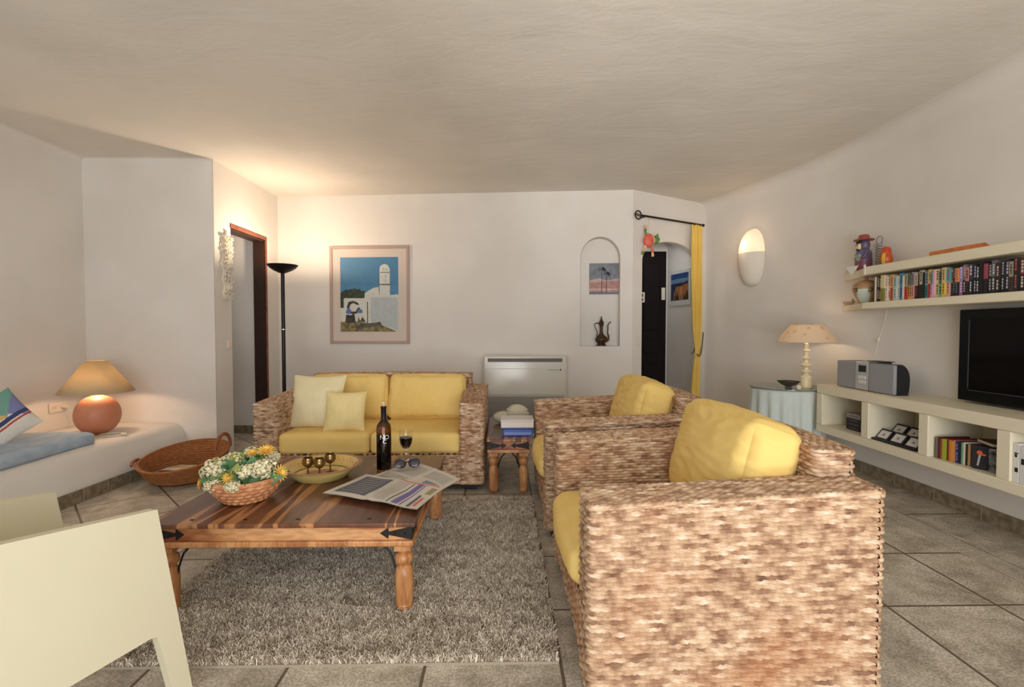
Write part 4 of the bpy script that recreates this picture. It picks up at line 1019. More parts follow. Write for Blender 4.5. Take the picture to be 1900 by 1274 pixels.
dome = [(0.69, 0.83)] + [(0.765 + 0.085 * math.cos(a), 0.84 + 0.065 * math.sin(a)) for a in [PI - PI * k / 10 for k in range(11)]] + [(0.84, 0.83)]
polys = [(R4(0, 1, 0, 1), 0), (R4(0, 1, 0.45, 0.62), 8), ([(0.02, 0.45), (0.02, 0.54), (0.06, 0.545), (0.09, 0.57), (0.13, 0.56), (0.17, 0.575), (0.21, 0.57), (0.25, 0.59), (0.28, 0.565), (0.33, 0.575), (0.36, 0.55), (0.42, 0.545), (0.46, 0.525), (0.52, 0.53), (0.52, 0.42), (0.3, 0.40)], 3),
         ([(0.42, 0.52), (0.58, 0.59), (0.66, 0.60), (0.67, 0.5), (0.86, 0.49), (1, 0.50), (1, 0.0), (0.5, 0.0), (0.42, 0.3)], 1), ([(0.52, 0.46), (0.99, 0.46), (0.99, 0.02), (0.74, 0.08), (0.52, 0.12)], 2),
         (R4(0.68, 0.855, 0.47, 0.84), 1), (dome, 1), (R4(0.675, 0.86, 0.625, 0.64), 5), (R4(0.69, 0.85, 0.79, 0.80), 5), (R4(0.77, 0.80, 0.66, 0.70), 2), (R4(0.77, 0.80, 0.72, 0.77), 2), ([(0.72, 0.82), (0.75, 0.86), (0.78, 0.82)], 2), ([(0.78, 0.82), (0.81, 0.86), (0.83, 0.82)], 2),
         (R4(0.06, 0.47, 0.12, 0.45), 1), (R4(0, 0.06, 0.12, 0.32), 1), (R4(0.0, 0.05, 0.32, 0.52), 3), (R4(0.46, 0.475, 0.12, 0.40), 5),
         ([(0, 0), (0, 0.13), (0.25, 0.14), (0.70, 0.09), (0.95, 0.01), (0.95, 0)], 4), ([(0.2, 0.06), (0.35, 0.10), (0.70, 0.13), (0.71, 0.085), (0.32, 0.035)], 5),
         ([(0.11, 0.33), (0.14, 0.40), (0.22, 0.415), (0.30, 0.39), (0.33, 0.36), (0.29, 0.36), (0.22, 0.385), (0.17, 0.36), (0.15, 0.30), (0.2, 0.27), (0.26, 0.27), (0.30, 0.32), (0.34, 0.33), (0.33, 0.27), (0.27, 0.24), (0.15, 0.24)], 6),
         ([(0.09, 0.25), (0.12, 0.32), (0.17, 0.31), (0.19, 0.26), (0.15, 0.23)], 7), ([(0.28, 0.27), (0.33, 0.31), (0.38, 0.29), (0.38, 0.25), (0.3, 0.25)], 7),
         ([(0.08, 0.12), (0.10, 0.23), (0.18, 0.22), (0.24, 0.25), (0.26, 0.13), (0.18, 0.11)], 6), ([(0.30, 0.13), (0.31, 0.20), (0.34, 0.14), (0.38, 0.20), (0.44, 0.13)], 5)]
canvas(t, 0.125, 0.142, 0.69, 0.862, -0.0125, polys, PC)

# art in the niche
p = on_back(1.0, 0)
nb0 = BL + bu * (nx0 + 0.115) + bn * 0.128
t = thing('palm_painting', 'small unframed painting of two palms against a grey and pink sky, in the wall niche', 'painting', (nb0.x, nb0.y, 1.60), rz=math.atan2(bu.y, bu.x))
WN = 0.335; MB().box(0, WN, -0.018, -0.0, 0, 0.352).build('canvas_board', M('board_edge', (170, 170, 170), rough=0.7), t)
PM = [M('palm_' + n, c, rough=0.7, c2=tuple(int(q * 0.86) for q in c), vs=24) for n, c in (('grey', (132, 136, 144)), ('pink', (186, 142, 136)), ('haze', (204, 178, 172)), ('sea', (118, 126, 142)), ('black', (38, 40, 44)))]
def palm(cx_, ct, cb, s):
    P = [(R4(cx_ - 0.008, cx_ + 0.008, cb, ct), 4)]
    for a in (20, 60, 95, 130, 165, 205, 335, 0, 180):
        r_ = rad(a); dx, dz = math.cos(r_), math.sin(r_)
        P.append(([(cx_, ct + 0.01), (cx_ + dx * s * 0.5 - dz * 0.02, ct + dz * s * 0.55 + dx * 0.02 + 0.02), (cx_ + dx * s, ct + dz * s * 0.8 - 0.03), (cx_ + dx * s * 0.5 + dz * 0.01, ct + dz * s * 0.4 - 0.01)], 4))
    return P
canvas(t, 0.0, 0.0, WN, 0.352, -0.0182, [(R4(0, 1, 0, 1), 0), (R4(0, 1, 0.04, 0.46), 1), ([(0, 0.44), (0.3, 0.52), (0.6, 0.45), (1, 0.50), (1, 0.42), (0.5, 0.40), (0, 0.38)], 2), (R4(0, 1, 0.12, 0.18), 2), (R4(0, 1, 0, 0.06), 3)] + palm(0.42, 0.78, 0.02, 0.17) + palm(0.58, 0.64, 0.02, 0.15), PM)

# ewer
ep = BL + bu * bw(1.12) + bn * 0.065
t = thing('brass_ewer', 'dark aged brass oriental coffee pot with curved spout and handle, standing in the wall niche', 'pitcher', (ep.x, ep.y, 1.005), rz=math.atan2(bu.y, bu.x))
EW = M('dark_brass', (92, 72, 50), rough=0.45, metal=0.6, c2=(66, 48, 32), vs=20)
MB().lathe([(0.001, 0), (0.058, 0), (0.058, 0.008), (0.045, 0.02), (0.042, 0.03), (0.056, 0.045), (0.068, 0.065), (0.069, 0.082), (0.060, 0.10), (0.042, 0.118), (0.026, 0.135), (0.019, 0.155), (0.017, 0.19), (0.019, 0.225), (0.026, 0.245), (0.028, 0.262)], (0, 0, 0), 32).build('body', EW, t)
MB().lathe([(0.030, 0.262), (0.026, 0.275), (0.014, 0.295), (0.007, 0.315), (0.008, 0.325), (0.003, 0.34), (0.001, 0.345)], (0, 0, 0), 24).build('lid', EW, t)
MB().tube([(0.055, 0, 0.055), (0.080, 0, 0.075), (0.082, 0, 0.11), (0.070, 0, 0.15), (0.074, 0, 0.20), (0.072, 0, 0.235), (0.088, 0, 0.262), (0.108, 0, 0.275)], [0.016, 0.013, 0.010, 0.008, 0.007, 0.007, 0.006, 0.007], seg=10).build('spout', EW, t)
MB().tube([(-0.018, 0, 0.255), (-0.05, 0, 0.262), (-0.078, 0, 0.25), (-0.076, 0, 0.225), (-0.055, 0, 0.185), (-0.046, 0, 0.15), (-0.052, 0, 0.115), (-0.045, 0, 0.10)], [0.007, 0.006, 0.005, 0.004, 0.005, 0.0045, 0.005, 0.006], seg=8).build('handle', EW, t)

# floor standing fan-coil unit
ap = on_back(-0.205); tl = math.atan2(bu.y, bu.x)
t = thing('air_conditioner', 'white floor-standing air conditioner against the back wall beside the sofa', 'air conditioner', (-0.212, 5.325, 0), rz=rad(-1))
ACW = M('ac_plastic', (206, 202, 190), rough=0.18, spec=0.6); ACG = M('ac_grille', (104, 98, 88), rough=0.5); ACL = M('ac_lower_grille', (150, 146, 138), rough=0.4)
W_ = 0.92
MB().box(0, W_, 0, 0.195, 0.0, 0.905).build('casing', ACW, t, bev=0.018, seg=3)
MB().box(0.02, W_ - 0.02, -0.010, 0.001, 0.475, 0.765).build('front_panel', ACW, t, bev=0.006)
b = MB(); b.box(0.045, W_ - 0.055, -0.004, 0.001, 0.838, 0.878)
for k in range(46): b.box(0.05 + k * 0.0178, 0.058 + k * 0.0178, -0.009, -0.003, 0.838, 0.878)
b.build('air_outlet', ACG, t)
b = MB(); b.box(0.03, W_ - 0.03, -0.004, 0.001, 0.06, 0.46)
for k in range(20): b.box(0.03, W_ - 0.03, -0.011, -0.003, 0.07 + k * 0.0195, 0.079 + k * 0.0195)
b.build('intake_grille', ACL, t)
MB().ball((W_ - 0.075, -0.012, 0.752), (0.009, 0.004, 0.009)).build('indicator', BM, t)
MB().box(W_ - 0.21, W_ - 0.095, -0.0125, -0.0095, 0.746, 0.756).build('nameplate', M('nameplate_grey', (150, 160, 150), rough=0.4), t)

# plaster wall ornament
t = MB(); rn2 = random.Random(3)
zs = np.linspace(1.50, 2.06, 15)
def orn_w(z): q = (z - 1.48) / 0.62; return 0.040 + 0.040 * q + 0.014 * math.sin(z * 46)
b = MB()
b.grid(lambda u, v: (0.004 + 0.030 * math.sin(PI * u) ** 0.6 * (0.7 + 0.3 * noise.noise(Vector((u * 6, v * 16, 3)))) if 0 < u < 1 else 0.0, (u - 0.5) * 2 * orn_w(1.48 + 0.62 * v) * (1 if 0 < v < 1 else 0.3), 1.48 + 0.62 * v), 18, 60)
for k, z in enumerate(zs):
    ww = orn_w(z)
    for sg in (-1, 1):
        cy = sg * ww * 0.55; pts = [(0.028 + 0.002 * i, cy + sg * 0.7 * ww * (1 - i / 16) * math.cos(i * 0.62) * 0.5, z + 0.024 * (1 - i / 16) * math.sin(i * 0.62)) for i in range(14)]
        b.tube(pts, [0.009 - 0.0004 * i for i in range(14)], seg=7)
    b.ball((0.032, 0, z + 0.012), (0.012, 0.016, 0.015), 0, 10, 7)
for z in (1.93, 1.80, 1.60):   # small carved faces
    b.ball((0.030, 0, z), (0.026, 0.036, 0.044), 0, 18, 12); b.ball((0.056, 0, z - 0.004), (0.010, 0.007, 0.014), 0, 8, 6)
    for sg in (-1, 1): b.ball((0.050, sg * 0.014, z + 0.012), (0.006, 0.008, 0.004), 0, 8, 6); b.ball((0.047, sg * 0.017, z - 0.008), (0.008, 0.010, 0.009), 0, 8, 6)
    b.ball((0.051, 0, z - 0.022), (0.006, 0.012, 0.004), 0, 8, 6)
b.tube([(0.010, 0, 2.08), (0.012, 0, 2.14)], 0.012, seg=8)
o = b.build('plaster_carving', M('carving_plaster', (216, 206, 188), rough=0.8), angle=60); o.location = (-2.65, 4.705, 0)
tag(o, 'long white plaster wall carving of scrolls and small masks beside the left doorway', 'wall ornament')
t = thing('light_switch', 'small white light switch on the wall below the plaster carving', 'switch', (-2.65, 4.745, 1.05))
MB().box(0, 0.008, -0.038, 0.038, -0.042, 0.042).build('faceplate', SOCK, t, bev=0.003); MB().box(0.007, 0.012, -0.025, 0.025, -0.03, 0.03).build('rocker', SOCK, t, bev=0.002)

# wall B things: curtain rod, curtain, hanging puppet
def onB(s, off, z): q = WB0 + wu * s - wn * off; return (q.x, q.y, z)
RZ = 2.455
t = thing('curtain_rod', 'black curtain rod with a round ring finial above the arched passage', 'curtain rod', onB(0.03, 0.085, RZ), rz=math.atan2(wu.y, wu.x))
MB().tube([(0.02, 0, 0), (1.03, 0, 0)], 0.011, seg=12).build('rod', IRON, t)
b = MB(); b.tube([(-0.045 + 0.045 * math.cos(a) + 0.01, 0, 0.045 * math.sin(a)) for a in [2 * PI * k / 24 for k in range(24)]], 0.007, closed=True, seg=8)
b.tube([(-0.045 + 0.045 * math.cos(a) + 0.01, 0.03 * math.sin(a), 0.02 * math.sin(a)) for a in [2 * PI * k / 24 for k in range(24)]], 0.005, closed=True, seg=8)
b.build('finial', IRON, t)
MB().ball((1.04, 0, 0), 0.018).build('end_knob', IRON, t)
b = MB(); b.tube([(0.09, 0, 0), (0.09, 0.085, -0.0)], 0.008, seg=8); b.build('bracket', IRON, t)
b = MB(); b.tube([(0.985, 0, 0), (0.985, 0.085, -0.0)], 0.008, seg=8); b.build('bracket', IRON, t)
CUR = M('yellow_curtain', (232, 202, 108), rough=0.8, c2=(226, 190, 92), vs=3, spec=0.2)
t = thing('curtain', 'narrow yellow curtain tied back at the right side of the arched passage', 'curtain', (0, 0, 0))
def curt(u, v):
    z = 2.452 - v * 2.43
    tie = math.exp(-((z - 0.93) / 0.16) ** 2)
    belo = 1 if z < 0.93 else 0
    wl = 0.865 + 0.0 * v; wr_ = 1.035
    if z > 0.93: wl = 0.868 + 0.045 * ((2.45 - z) / 1.5) ** 2
    else: wl = 0.868 + 0.045 - 0.04 * min(1, (0.93 - z) / 0.5)
    wd = (wr_ - wl) * (1 - 0.20 * tie)
    s = wr_ - wd + wd * u + (0.0 if z > 0.93 else 0.0)
    amp = 0.024 * (1 - 0.45 * tie) * min(1, 0.35 + v * 6)
    off = 0.085 + amp * math.sin(u * 2 * PI * 3.5 + 0.6 * math.sin(z * 2)) + 0.006 * math.sin(u * 31 + z * 3)
    return onB(s, off, z)
b = MB(); b.grid(curt, 70, 70); b.build('fabric', CUR, t, solid=0.003, angle=180)
b = MB(); pts = []
for k in range(26):
    q = k / 25; a = PI * q
    s = 0.928 + 0.105 * q; z = 0.90 - 0.055 * math.sin(PI * q) + 0.26 * q ** 2.2; pts.append(onB(s, 0.132 + 0.008 * math.sin(q * PI), z))
b.tube(pts, 0.008, seg=8); pts = [onB(0.928 + 0.105 * (k / 20), 0.05, 0.90 + 0.26 * (k / 20) ** 2.2) for k in range(21)]; b.tube(pts, 0.007, seg=8)
b.build('tieback_cord', M('tieback', (132, 112, 66), rough=0.7, c2=(100, 84, 48), vs=60), t)
# puppet
t = thing('hanging_puppet', 'small painted puppet with red body and green head hanging from the curtain rod', 'puppet', onB(0.155, 0.085, 2.19), rz=math.atan2(wu.y, wu.x) - 0.35)
PR = M('puppet_red', (206, 84, 70), rough=0.5, c2=(224, 120, 96), vs=30); PG = M('puppet_green', (112, 136, 58), rough=0.5, c2=(78, 124, 84), vs=30); PY = M('puppet_cream', (222, 204, 156), rough=0.5, c2=(214, 150, 110), vs=30)
MB().ball((0, 0, 0), (0.062, 0.045, 0.078)).build('body', PR, t)
b = MB(); b.lathe([(0.046, 0), (0.052, 0.006), (0.046, 0.012)], (0, 0, 0), 24, T=TR((0.038, -0.01, 0.005), ry=80)); b.build('collar', PY, t)
b = MB(); b.ball((0.078, -0.015, 0.005), (0.040, 0.034, 0.05)); b.ball((0.10, -0.015, 0.055), (0.012, 0.012, 0.02)); b.ball((0.07, -0.045, 0.035), (0.012, 0.012, 0.012)); b.tube([(0.10, -0.03, -0.02), (0.115, -0.035, 0.02)], 0.008); b.build('head', PG, t)
for nm, P, m1, m2 in (('arm', [(-0.03, 0, 0.06), (-0.04, 0, 0.10), (-0.036, 0, 0.155)], PG, PY), ('leg', [(-0.035, 0, -0.06), (-0.05, 0, -0.10), (-0.07, 0, -0.145)], PY, PG), ('leg', [(0.03, 0, -0.07), (0.045, 0, -0.11), (0.052, 0, -0.165)], PR, PY)):
    b = MB(); b.tube(P[:2] + [tuple((Vector(P[1]) + Vector(P[2])) / 2)], 0.014, seg=10); o = b.build(nm, m1, t)
    b = MB(); b.tube([tuple((Vector(P[1]) + Vector(P[2])) / 2), P[2]], 0.013, seg=10); b.ball(P[2], 0.017); b.build('hand' if nm == 'arm' else 'foot', m2, o)
b = MB(); b.tube([(0.0, 0, 0.075), (0.0, 0, RZ - 2.19 - 0.008)], 0.0012, seg=5); b.build('string', M('pink_string', (196, 150, 130), rough=0.8), t)

# picture, plates in the passage
hd_ = Vector((-0.155, 0.85, 0)).normalized(); hp = Vector((2.425, 6.05, 0)) + hd_ * 0.615 - Vector((0.85, 0.155, 0)).normalized() * 0.001
t = thing('framed_picture', 'white framed photo of orange sea cliffs in the passage beside the yellow curtain', 'picture', (hp.x, hp.y, 1.51), rz=math.atan2(-hd_.y, -hd_.x))
WF = M('white_picture_frame', (206, 208, 206), rough=0.5)
b = MB(); PW2, PH2 = 0.50, 0.47
MB().box(0, PW2, -0.018, -0.001, 0, PH2).build('frame', WF, t, bev=0.003)
CM = [M('cliff_' + n, c, rough=0.5, c2=tuple(int(q * 0.75) for q in c), vs=30) for n, c in (('sky', (52, 84, 138)), ('pale', (120, 150, 186)), ('sea', (40, 56, 92)), ('rock', (176, 120, 74)), ('dark', (78, 52, 40)), ('lit', (206, 150, 98)))]
canvas(t, 0.035, 0.07, 0.43, 0.355, -0.0182, [(R4(0, 1, 0, 1), 0), (R4(0, 1, 0.62, 0.80), 1), (R4(0, 1, 0, 0.64), 2), ([(0.14, 0), (0.2, 0.3), (0.32, 0.52), (0.6, 0.62), (1, 0.68), (1, 0)], 3), ([(0.2, 0), (0.28, 0.3), (0.34, 0.1), (0.4, 0.35), (0.5, 0.0)], 4), ([(0.3, 0.52), (0.6, 0.62), (1, 0.68), (1, 0.60), (0.6, 0.52)], 4), ([(0.5, 0.1), (0.55, 0.45), (0.7, 0.5), (0.66, 0.2)], 5), ([(0.72, 0.0), (0.78, 0.3), (0.85, 0.05), (0.9, 0.4), (1, 0.2), (1, 0)], 4)], CM)
t = thing('light_switch', 'white switch plate on the passage wall to the left of the dark door', 'switch', (1.57, 6.76, 1.64)) if False else None
t = thing('light_switch', 'white switch plate beside the dark door, next to the cliff picture', 'switch', (2.235, 6.743, 1.69))
MB().box(-0.02, 0.03, 0, 0.012, -0.085, 0.085).build('faceplate', SOCK, t, bev=0.002); MB().box(-0.01, 0.02, -0.004, 0.002, -0.04, 0.04).build('rocker', SOCK, t)
t = thing('door_sign', 'small black and white plate fixed on the left side of the dark passage door', 'sign', (1.905, 6.752, 1.64))
MB().box(-0.01, 0.075, -0.006, 0.002, -0.07, 0.07).build('plate', SOCK, t, bev=0.002)
b = MB(); b.box(0.012, 0.05, -0.008, -0.0055, -0.05, -0.012); b.box(0.012, 0.05, -0.008, -0.0055, 0.008, 0.05); b.build('marking', BM, t)
t = thing('light_switch', 'tiny white switch on the pier wall to the left of the arched passage', 'switch', onB(0.075, 0.0, 1.05), rz=math.atan2(wu.y, wu.x))
MB().box(-0.03, 0.03, -0.008, 0.0, -0.04, 0.04).build('faceplate', SOCK, t, bev=0.002); MB().box(-0.018, 0.018, -0.012, -0.007, -0.025, 0.025).build('rocker', SOCK, t)

# plaster uplight on the right wall
def wall_x(y):
    P = [(2.0, 3.02), (3.3, 3.018), (4.0, 3.01), (4.5, 2.96), (5.05, 2.84), (5.55, 2.69), (6.03, 2.53)]
    return float(np.interp(y, [p[0] for p in P], [p[1] for p in P]))
SY = 5.32; sang = math.atan2(-(2.69 - 2.84), (5.55 - 5.05))
t = thing('wall_sconce', 'large white plaster wall uplighter with a glowing upper dome on the right wall', 'lamp', (wall_x(SY) + 0.0, SY, 2.03), rz=sang)
SC = M('sconce_plaster', (222, 214, 200), rough=0.8, bump=0.3, bs=40)
b = MB()     # lower half-egg bowl, open at the top; local -x faces the room
def egg(u, v, r=1.0):
    a = PI / 2 + PI * u; ph = PI / 2 * v
    c = math.cos(ph) ** 0.75 if v < 1 else 0.0
    return (0.15 * r * math.cos(a) * c, 0.165 * r * math.sin(a) * c, -0.36 * r * math.sin(ph))
b.grid(egg, 28, 18); b.grid(lambda u, v: egg(u, v, 0.93), 28, 18)
b.grid(lambda u, v: egg(u, 0, 1 - 0.07 * v), 28, 1)
b.build('bowl', SC, t, angle=60)
b = MB()     # shallow domed back plate above the bowl
def dm(u, v):
    a = PI * u; r = 1 - v
    return (-0.012 - 0.085 * (1 - r * r) ** 0.5 * (0.35 + 0.65 * math.sin(a)) if v < 1 else -0.097, 0.160 * r * math.cos(a), 0.27 * r * math.sin(a))
b.grid(lambda u, v: (-0.004 - 0.135 * math.sqrt(max(0, 1 - (1 - v) ** 2)), 0.160 * (1 - v) * math.cos(PI * u), 0.27 * (1 - v) * math.sin(PI * u) if v < 1 else 0.0), 36, 14)
DG = bpy.data.materials.new('alabaster_dome'); DG.use_nodes = True; nt = DG.node_tree; bb_ = nt.nodes['Principled BSDF']
bb_.inputs['Base Color'].default_value = (*s2l((236, 214, 184)), 1); bb_.inputs['Roughness'].default_value = 0.6; bb_.inputs['Emission Color'].default_value = (1.0, 0.72, 0.46, 1)
tc = nt.nodes.new('ShaderNodeTexCoord'); nz_ = nt.nodes.new('ShaderNodeTexNoise'); nz_.inputs['Scale'].default_value = 18; nz_.inputs['Detail'].default_value = 4
mr = nt.nodes.new('ShaderNodeMapRange'); mr.inputs[1].default_value = 0.3; mr.inputs[2].default_value = 0.7; mr.inputs[3].default_value = 0.42; mr.inputs[4].default_value = 0.70
nt.links.new(tc.outputs['Object'], nz_.inputs['Vector']); nt.links.new(nz_.outputs[0], mr.inputs[0]); nt.links.new(mr.outputs[0], bb_.inputs['Emission Strength'])
b.build('glowing_dome', DG, t, angle=60)
point('sconce_light', (wall_x(SY) - 0.20, SY - 0.03, 2.14), 1.2, (1.0, 0.68, 0.42), 0.04)

# ================================================================ RIGHT SIDE: table, lamp, shelves
TX, TY = 2.585, 4.37
t = thing('round_table', 'small round table with pale pleated cloth and glass top, left of the shelf unit', 'table', (TX, TY, 0))
CL = M('pale_aqua_cloth', (206, 214, 208), rough=0.85, c2=(198, 208, 204), vs=3)
def cf(r, z, a):
    q = max(0, (0.655 - z) / 0.655)
    return r * (1 + (0.028 + 0.055 * q) * math.sin(a * 17 + 0.8 * math.sin(a * 3)) * min(1, q * 8))
b = MB(); b.lathe([(0.001, 0.668), (0.275, 0.668), (0.288, 0.660), (0.292, 0.645), (0.293, 0.5), (0.297, 0.3), (0.302, 0.1), (0.304, 0.012)], (0, 0, 0), 200, fn=cf, cap=False)
b.build('tablecloth', CL, t, angle=180)
MB().lathe([(0.29, 0.670), (0.302, 0.670), (0.302, 0.677), (0.001, 0.677)], (0, 0, 0), 64, cap=False).build('glass_top', mat('green_glass', s2l((172, 190, 176)), rough=0.05, trans=0.6, spec=0.6), t)
MB().lathe([(0.16, 0.0), (0.16, 0.02), (0.03, 0.03), (0.03, 0.65), (0.27, 0.655), (0.27, 0.666)], (0, 0, 0), 24).build('stand', DARK, t)
# carved lamp
LX2, LY2 = 2.70, 4.26
t = thing('cream_table_lamp', 'cream turned-wood table lamp with a floral peach shade on the round table', 'lamp', (LX2, LY2, 0.6775))
CW = M('cream_turned_wood', (228, 214, 176), rough=0.4)
MB().lathe([(0.001, 0), (0.052, 0), (0.052, 0.012), (0.047, 0.02), (0.046, 0.085), (0.048, 0.092), (0.038, 0.105), (0.018, 0.118), (0.020, 0.128), (0.040, 0.140), (0.044, 0.146), (0.040, 0.152), (0.018, 0.164), (0.016, 0.178), (0.036, 0.192), (0.048, 0.200), (0.048, 0.206), (0.036, 0.214), (0.020, 0.226), (0.018, 0.246), (0.030, 0.256), (0.038, 0.264), (0.030, 0.274), (0.018, 0.286), (0.018, 0.318), (0.026, 0.326), (0.028, 0.334), (0.018, 0.344), (0.020, 0.352), (0.020, 0.39), (0.01, 0.395), (0.01, 0.44)], (0, 0, 0), 32).build('stem', CW, t)
SH2 = shade_mat('floral_shade', (236, 222, 200), (224, 200, 176), tr=0.5)
MB().lathe([(0.235, 0.405), (0.237, 0.412), (0.13, 0.552), (0.126, 0.562)], (0, 0, 0), 56, cap=False, fn=lambda r, z, a: r * (1 + (0.012 * abs(math.sin(a * 12)) if z < 0.42 else 0))).build('lamp_shade', SH2, t, solid=0.002, angle=60)
b = MB()
for k in range(3): b.tube([(0.0, 0, 0.552), (0.127 * math.cos(k * 2.094), 0.127 * math.sin(k * 2.094), 0.556)], 0.002, seg=6)
b.tube([(0, 0, 0.43), (0, 0, 0.56)], 0.003, seg=6); b.build('shade_carrier', M('brass_fitting', (170, 140, 80)), t)
MB().ball((0, 0, 0.475), 0.024).build('bulb', BULB, t)
point('cream_lamp_light', (LX2, LY2, 0.6775 + 0.475), 4.2, (1.0, 0.74, 0.50), 0.03)
t = thing('glass_dish', 'small smoked glass footed dish on the round table beside the cream lamp', 'dish', (2.52, 4.22, 0.6775))
SG = mat('smoked_glass', s2l((120, 110, 98)), rough=0.08, trans=0.55); MB().lathe([(0.001, 0), (0.03, 0), (0.028, 0.008), (0.02, 0.014), (0.06, 0.034), (0.088, 0.056), (0.092, 0.060), (0.088, 0.060), (0.055, 0.038), (0.001, 0.02)], (0, 0, 0), 36, cap=False, sx=1.0, sy=1.0).build('dish_body', SG, t, angle=60)
MB().lathe([(0.086, 0.058), (0.093, 0.059), (0.0935, 0.063), (0.086, 0.063)], (0, 0, 0), 36, cap=False).build('rim', BM, t)
o = MB().lathe([(0.001, 0), (0.02, 0.0), (0.02, 0.005), (0.001, 0.006)], (0, 0, 0), 20, T=TR((0, 0, 0.02), rx=80)).build('seashell', M('shell_cream', (214, 204, 184), rough=0.5), angle=60)
o.location = (2.548, 4.118, 0.6785); tag(o, 'tiny cream shell disc leaning against the glass dish', 'shell')

# floating media unit
UX0, UX1 = 2.65, 3.005; SHM = M('cream_lacquer', (226, 218, 192), rough=0.5, c2=(222, 213, 188), vs=2)
YE = 4.035
t = thing('media_shelf_unit', 'long cream wall-mounted open shelf unit under the television', 'shelf unit', (0, 0, 0))
MB().box(UX0, UX1 + 0.012, 0.6, YE, 0.662, 0.735).build('top_board', SHM, t, bev=0.006)
MB().box(UX0, UX1 + 0.012, 0.6, YE, 0.338, 0.402).build('bottom_board', SHM, t, bev=0.006)
for (y0, y1) in ((3.965, YE), (3.455, 3.525), (2.960, 3.030), (2.468, 2.540), (1.97, 2.04), (1.48, 1.55), (0.6, 0.67)):
    MB().box(UX0 + 0.002, UX1 + 0.010, y0, y1, 0.402, 0.662).build('divider', SHM, t, bev=0.004)
MB().box(UX1 - 0.004, UX1 + 0.012, 0.62, YE - .02, 0.402, 0.662).build('back_panel', SHM, t)

# television
BT = M('tv_black', (7, 7, 8), rough=0.3, spec=0.2); SCR = M('tv_screen', (6, 3, 3), rough=0.1, spec=0.14)
t = thing('television', 'large flat black television above the cream shelf unit, cut off by the right edge', 'television', (2.935, 2.555, 0.737), rz=0)
b = MB(); b.box(-0.012, 0.04, -0.50, 0.50, 0.012, 0.585); b.build('casing', BT, t, bev=0.006)
b = MB(); b.box(-0.016, -0.012, -0.425, 0.425, 0.085, 0.525); b.build('screen', SCR, t, bev=0.001)
b = MB(); b.box(-0.0175, -0.0135, 0.426, 0.430, 0.09, 0.52); b.box(-0.0175, -0.0135, -0.425, 0.425, 0.079, 0.082); b.build('bezel_line', M('bezel_grey', (70, 72, 76), rough=0.3), t)
b = MB(); b.box(0.038, 0.084, -0.2, 0.2, 0.2, 0.4); b.build('wall_bracket', BT, t, bev=0.003)

# wall shelves with slanted left ends
def wallshelf(z0, z1, yf, yb, label, xf=2.77):
    P = [(xf, 1.0), (3.014, 1.0), (3.014, 3.6), (3.006, 4.0), (2.985, yb), (xf + .02, yf + 0.0), (xf, yf - 0.01)]
    o = MB().prism(P, z0, z1).build('wall_shelf', SHM, bev=0.005); return tag(o, label, 'shelf', 'cream wall shelves')
wallshelf(1.352, 1.403, 3.71, 4.22, 'lower cream wall shelf carrying the long row of paperbacks')
wallshelf(1.612, 1.675, 3.68, 4.20, 'upper cream wall shelf carrying the ceramic figurine')

# things on the upper shelf
U1 = 1.6752
t = thing('ceramic_figurine', 'painted ceramic figurine with a red hat and blue shawl on the upper wall shelf', 'figurine', (2.905, 3.87, U1), rz=rad(-8)); t.scale = (0.78, 0.78, 1.0)
FB = M('figurine_blue', (92, 98, 134), rough=0.35, c2=(96, 66, 74), vs=34); FR = M('figurine_red', (136, 50, 48), rough=0.35, c2=(86, 80, 110), vs=20); FHAT = M('figurine_hat', (150, 70, 58), rough=0.4)
FFACE = M('figurine_face', (216, 196, 148), rough=0.4); FBL = M('figurine_black', (34, 30, 36), rough=0.4); FGR = M('figurine_greygreen', (150, 158, 132), rough=0.4, c2=(120, 130, 122), vs=40)
b = MB(); b.lathe([(0.001, 0), (0.074, 0), (0.076, 0.02), (0.075, 0.07), (0.071, 0.11), (0.072, 0.13), (0.060, 0.152), (0.045, 0.165)], (0, 0, 0), 36, cap=False)
for i, q in enumerate(b.f):
    c = np.mean([b.v[k] for k in q], axis=0)
    if c[2] < 0.10 and c[1] < 0.01: b.m[i] = 1
b.build('body', [FB, FR], t)
b = MB(); b.ball((0, 0, 0.195), (0.052, 0.060, 0.055)); b.build('head', FB, t)
MB().ball((-0.038, 0.004, 0.190), (0.030, 0.034, 0.036)).build('face', FFACE, t)
MB().ball((-0.040, 0.004, 0.217), (0.032, 0.036, 0.014)).build('hair', FBL, t)
for yy_ in (-0.008, 0.016): MB().ball((-0.066, yy_, 0.197), (0.004, 0.006, 0.006)).build('eye', FBL, t)
MB().ball((-0.058, 0.004, 0.160), (0.014, 0.022, 0.008)).build('bow_tie', FBL, t)
b = MB(); b.lathe([(0.001, 0.236), (0.088, 0.234), (0.092, 0.238), (0.088, 0.243), (0.052, 0.246), (0.047, 0.270), (0.036, 0.280), (0.001, 0.282)], (0, 0, 0), 36, cap=False); b.build('hat', FHAT, t)
b = MB(); b.ball((-0.045, -0.012, 0.095), (0.034, 0.042, 0.045)); b.build('bouquet', FGR, t)
for sg in (-1, 1):
    b = MB(); b.tube([(-0.01, sg * 0.066, 0.14), (-0.03, sg * 0.072, 0.10), (-0.06, sg * 0.030, 0.085)], [0.018, 0.017, 0.012], seg=10); b.build('arm', FB, t)
t = thing('wire_spiral', 'tall slim coiled wire ornament between the figurine and the red doll', 'ornament', (2.925, 3.735, U1))
WI = M('silver_wire', (150, 144, 138), rough=0.3, metal=0.8)
b = MB(); b.tube([(0.022 * math.cos(a), 0.022 * math.sin(a), 0.004 + 0.185 * a / 56) for a in [k * 0.5 for k in range(112)]], 0.0028, seg=6); b.build('coil', WI, t)
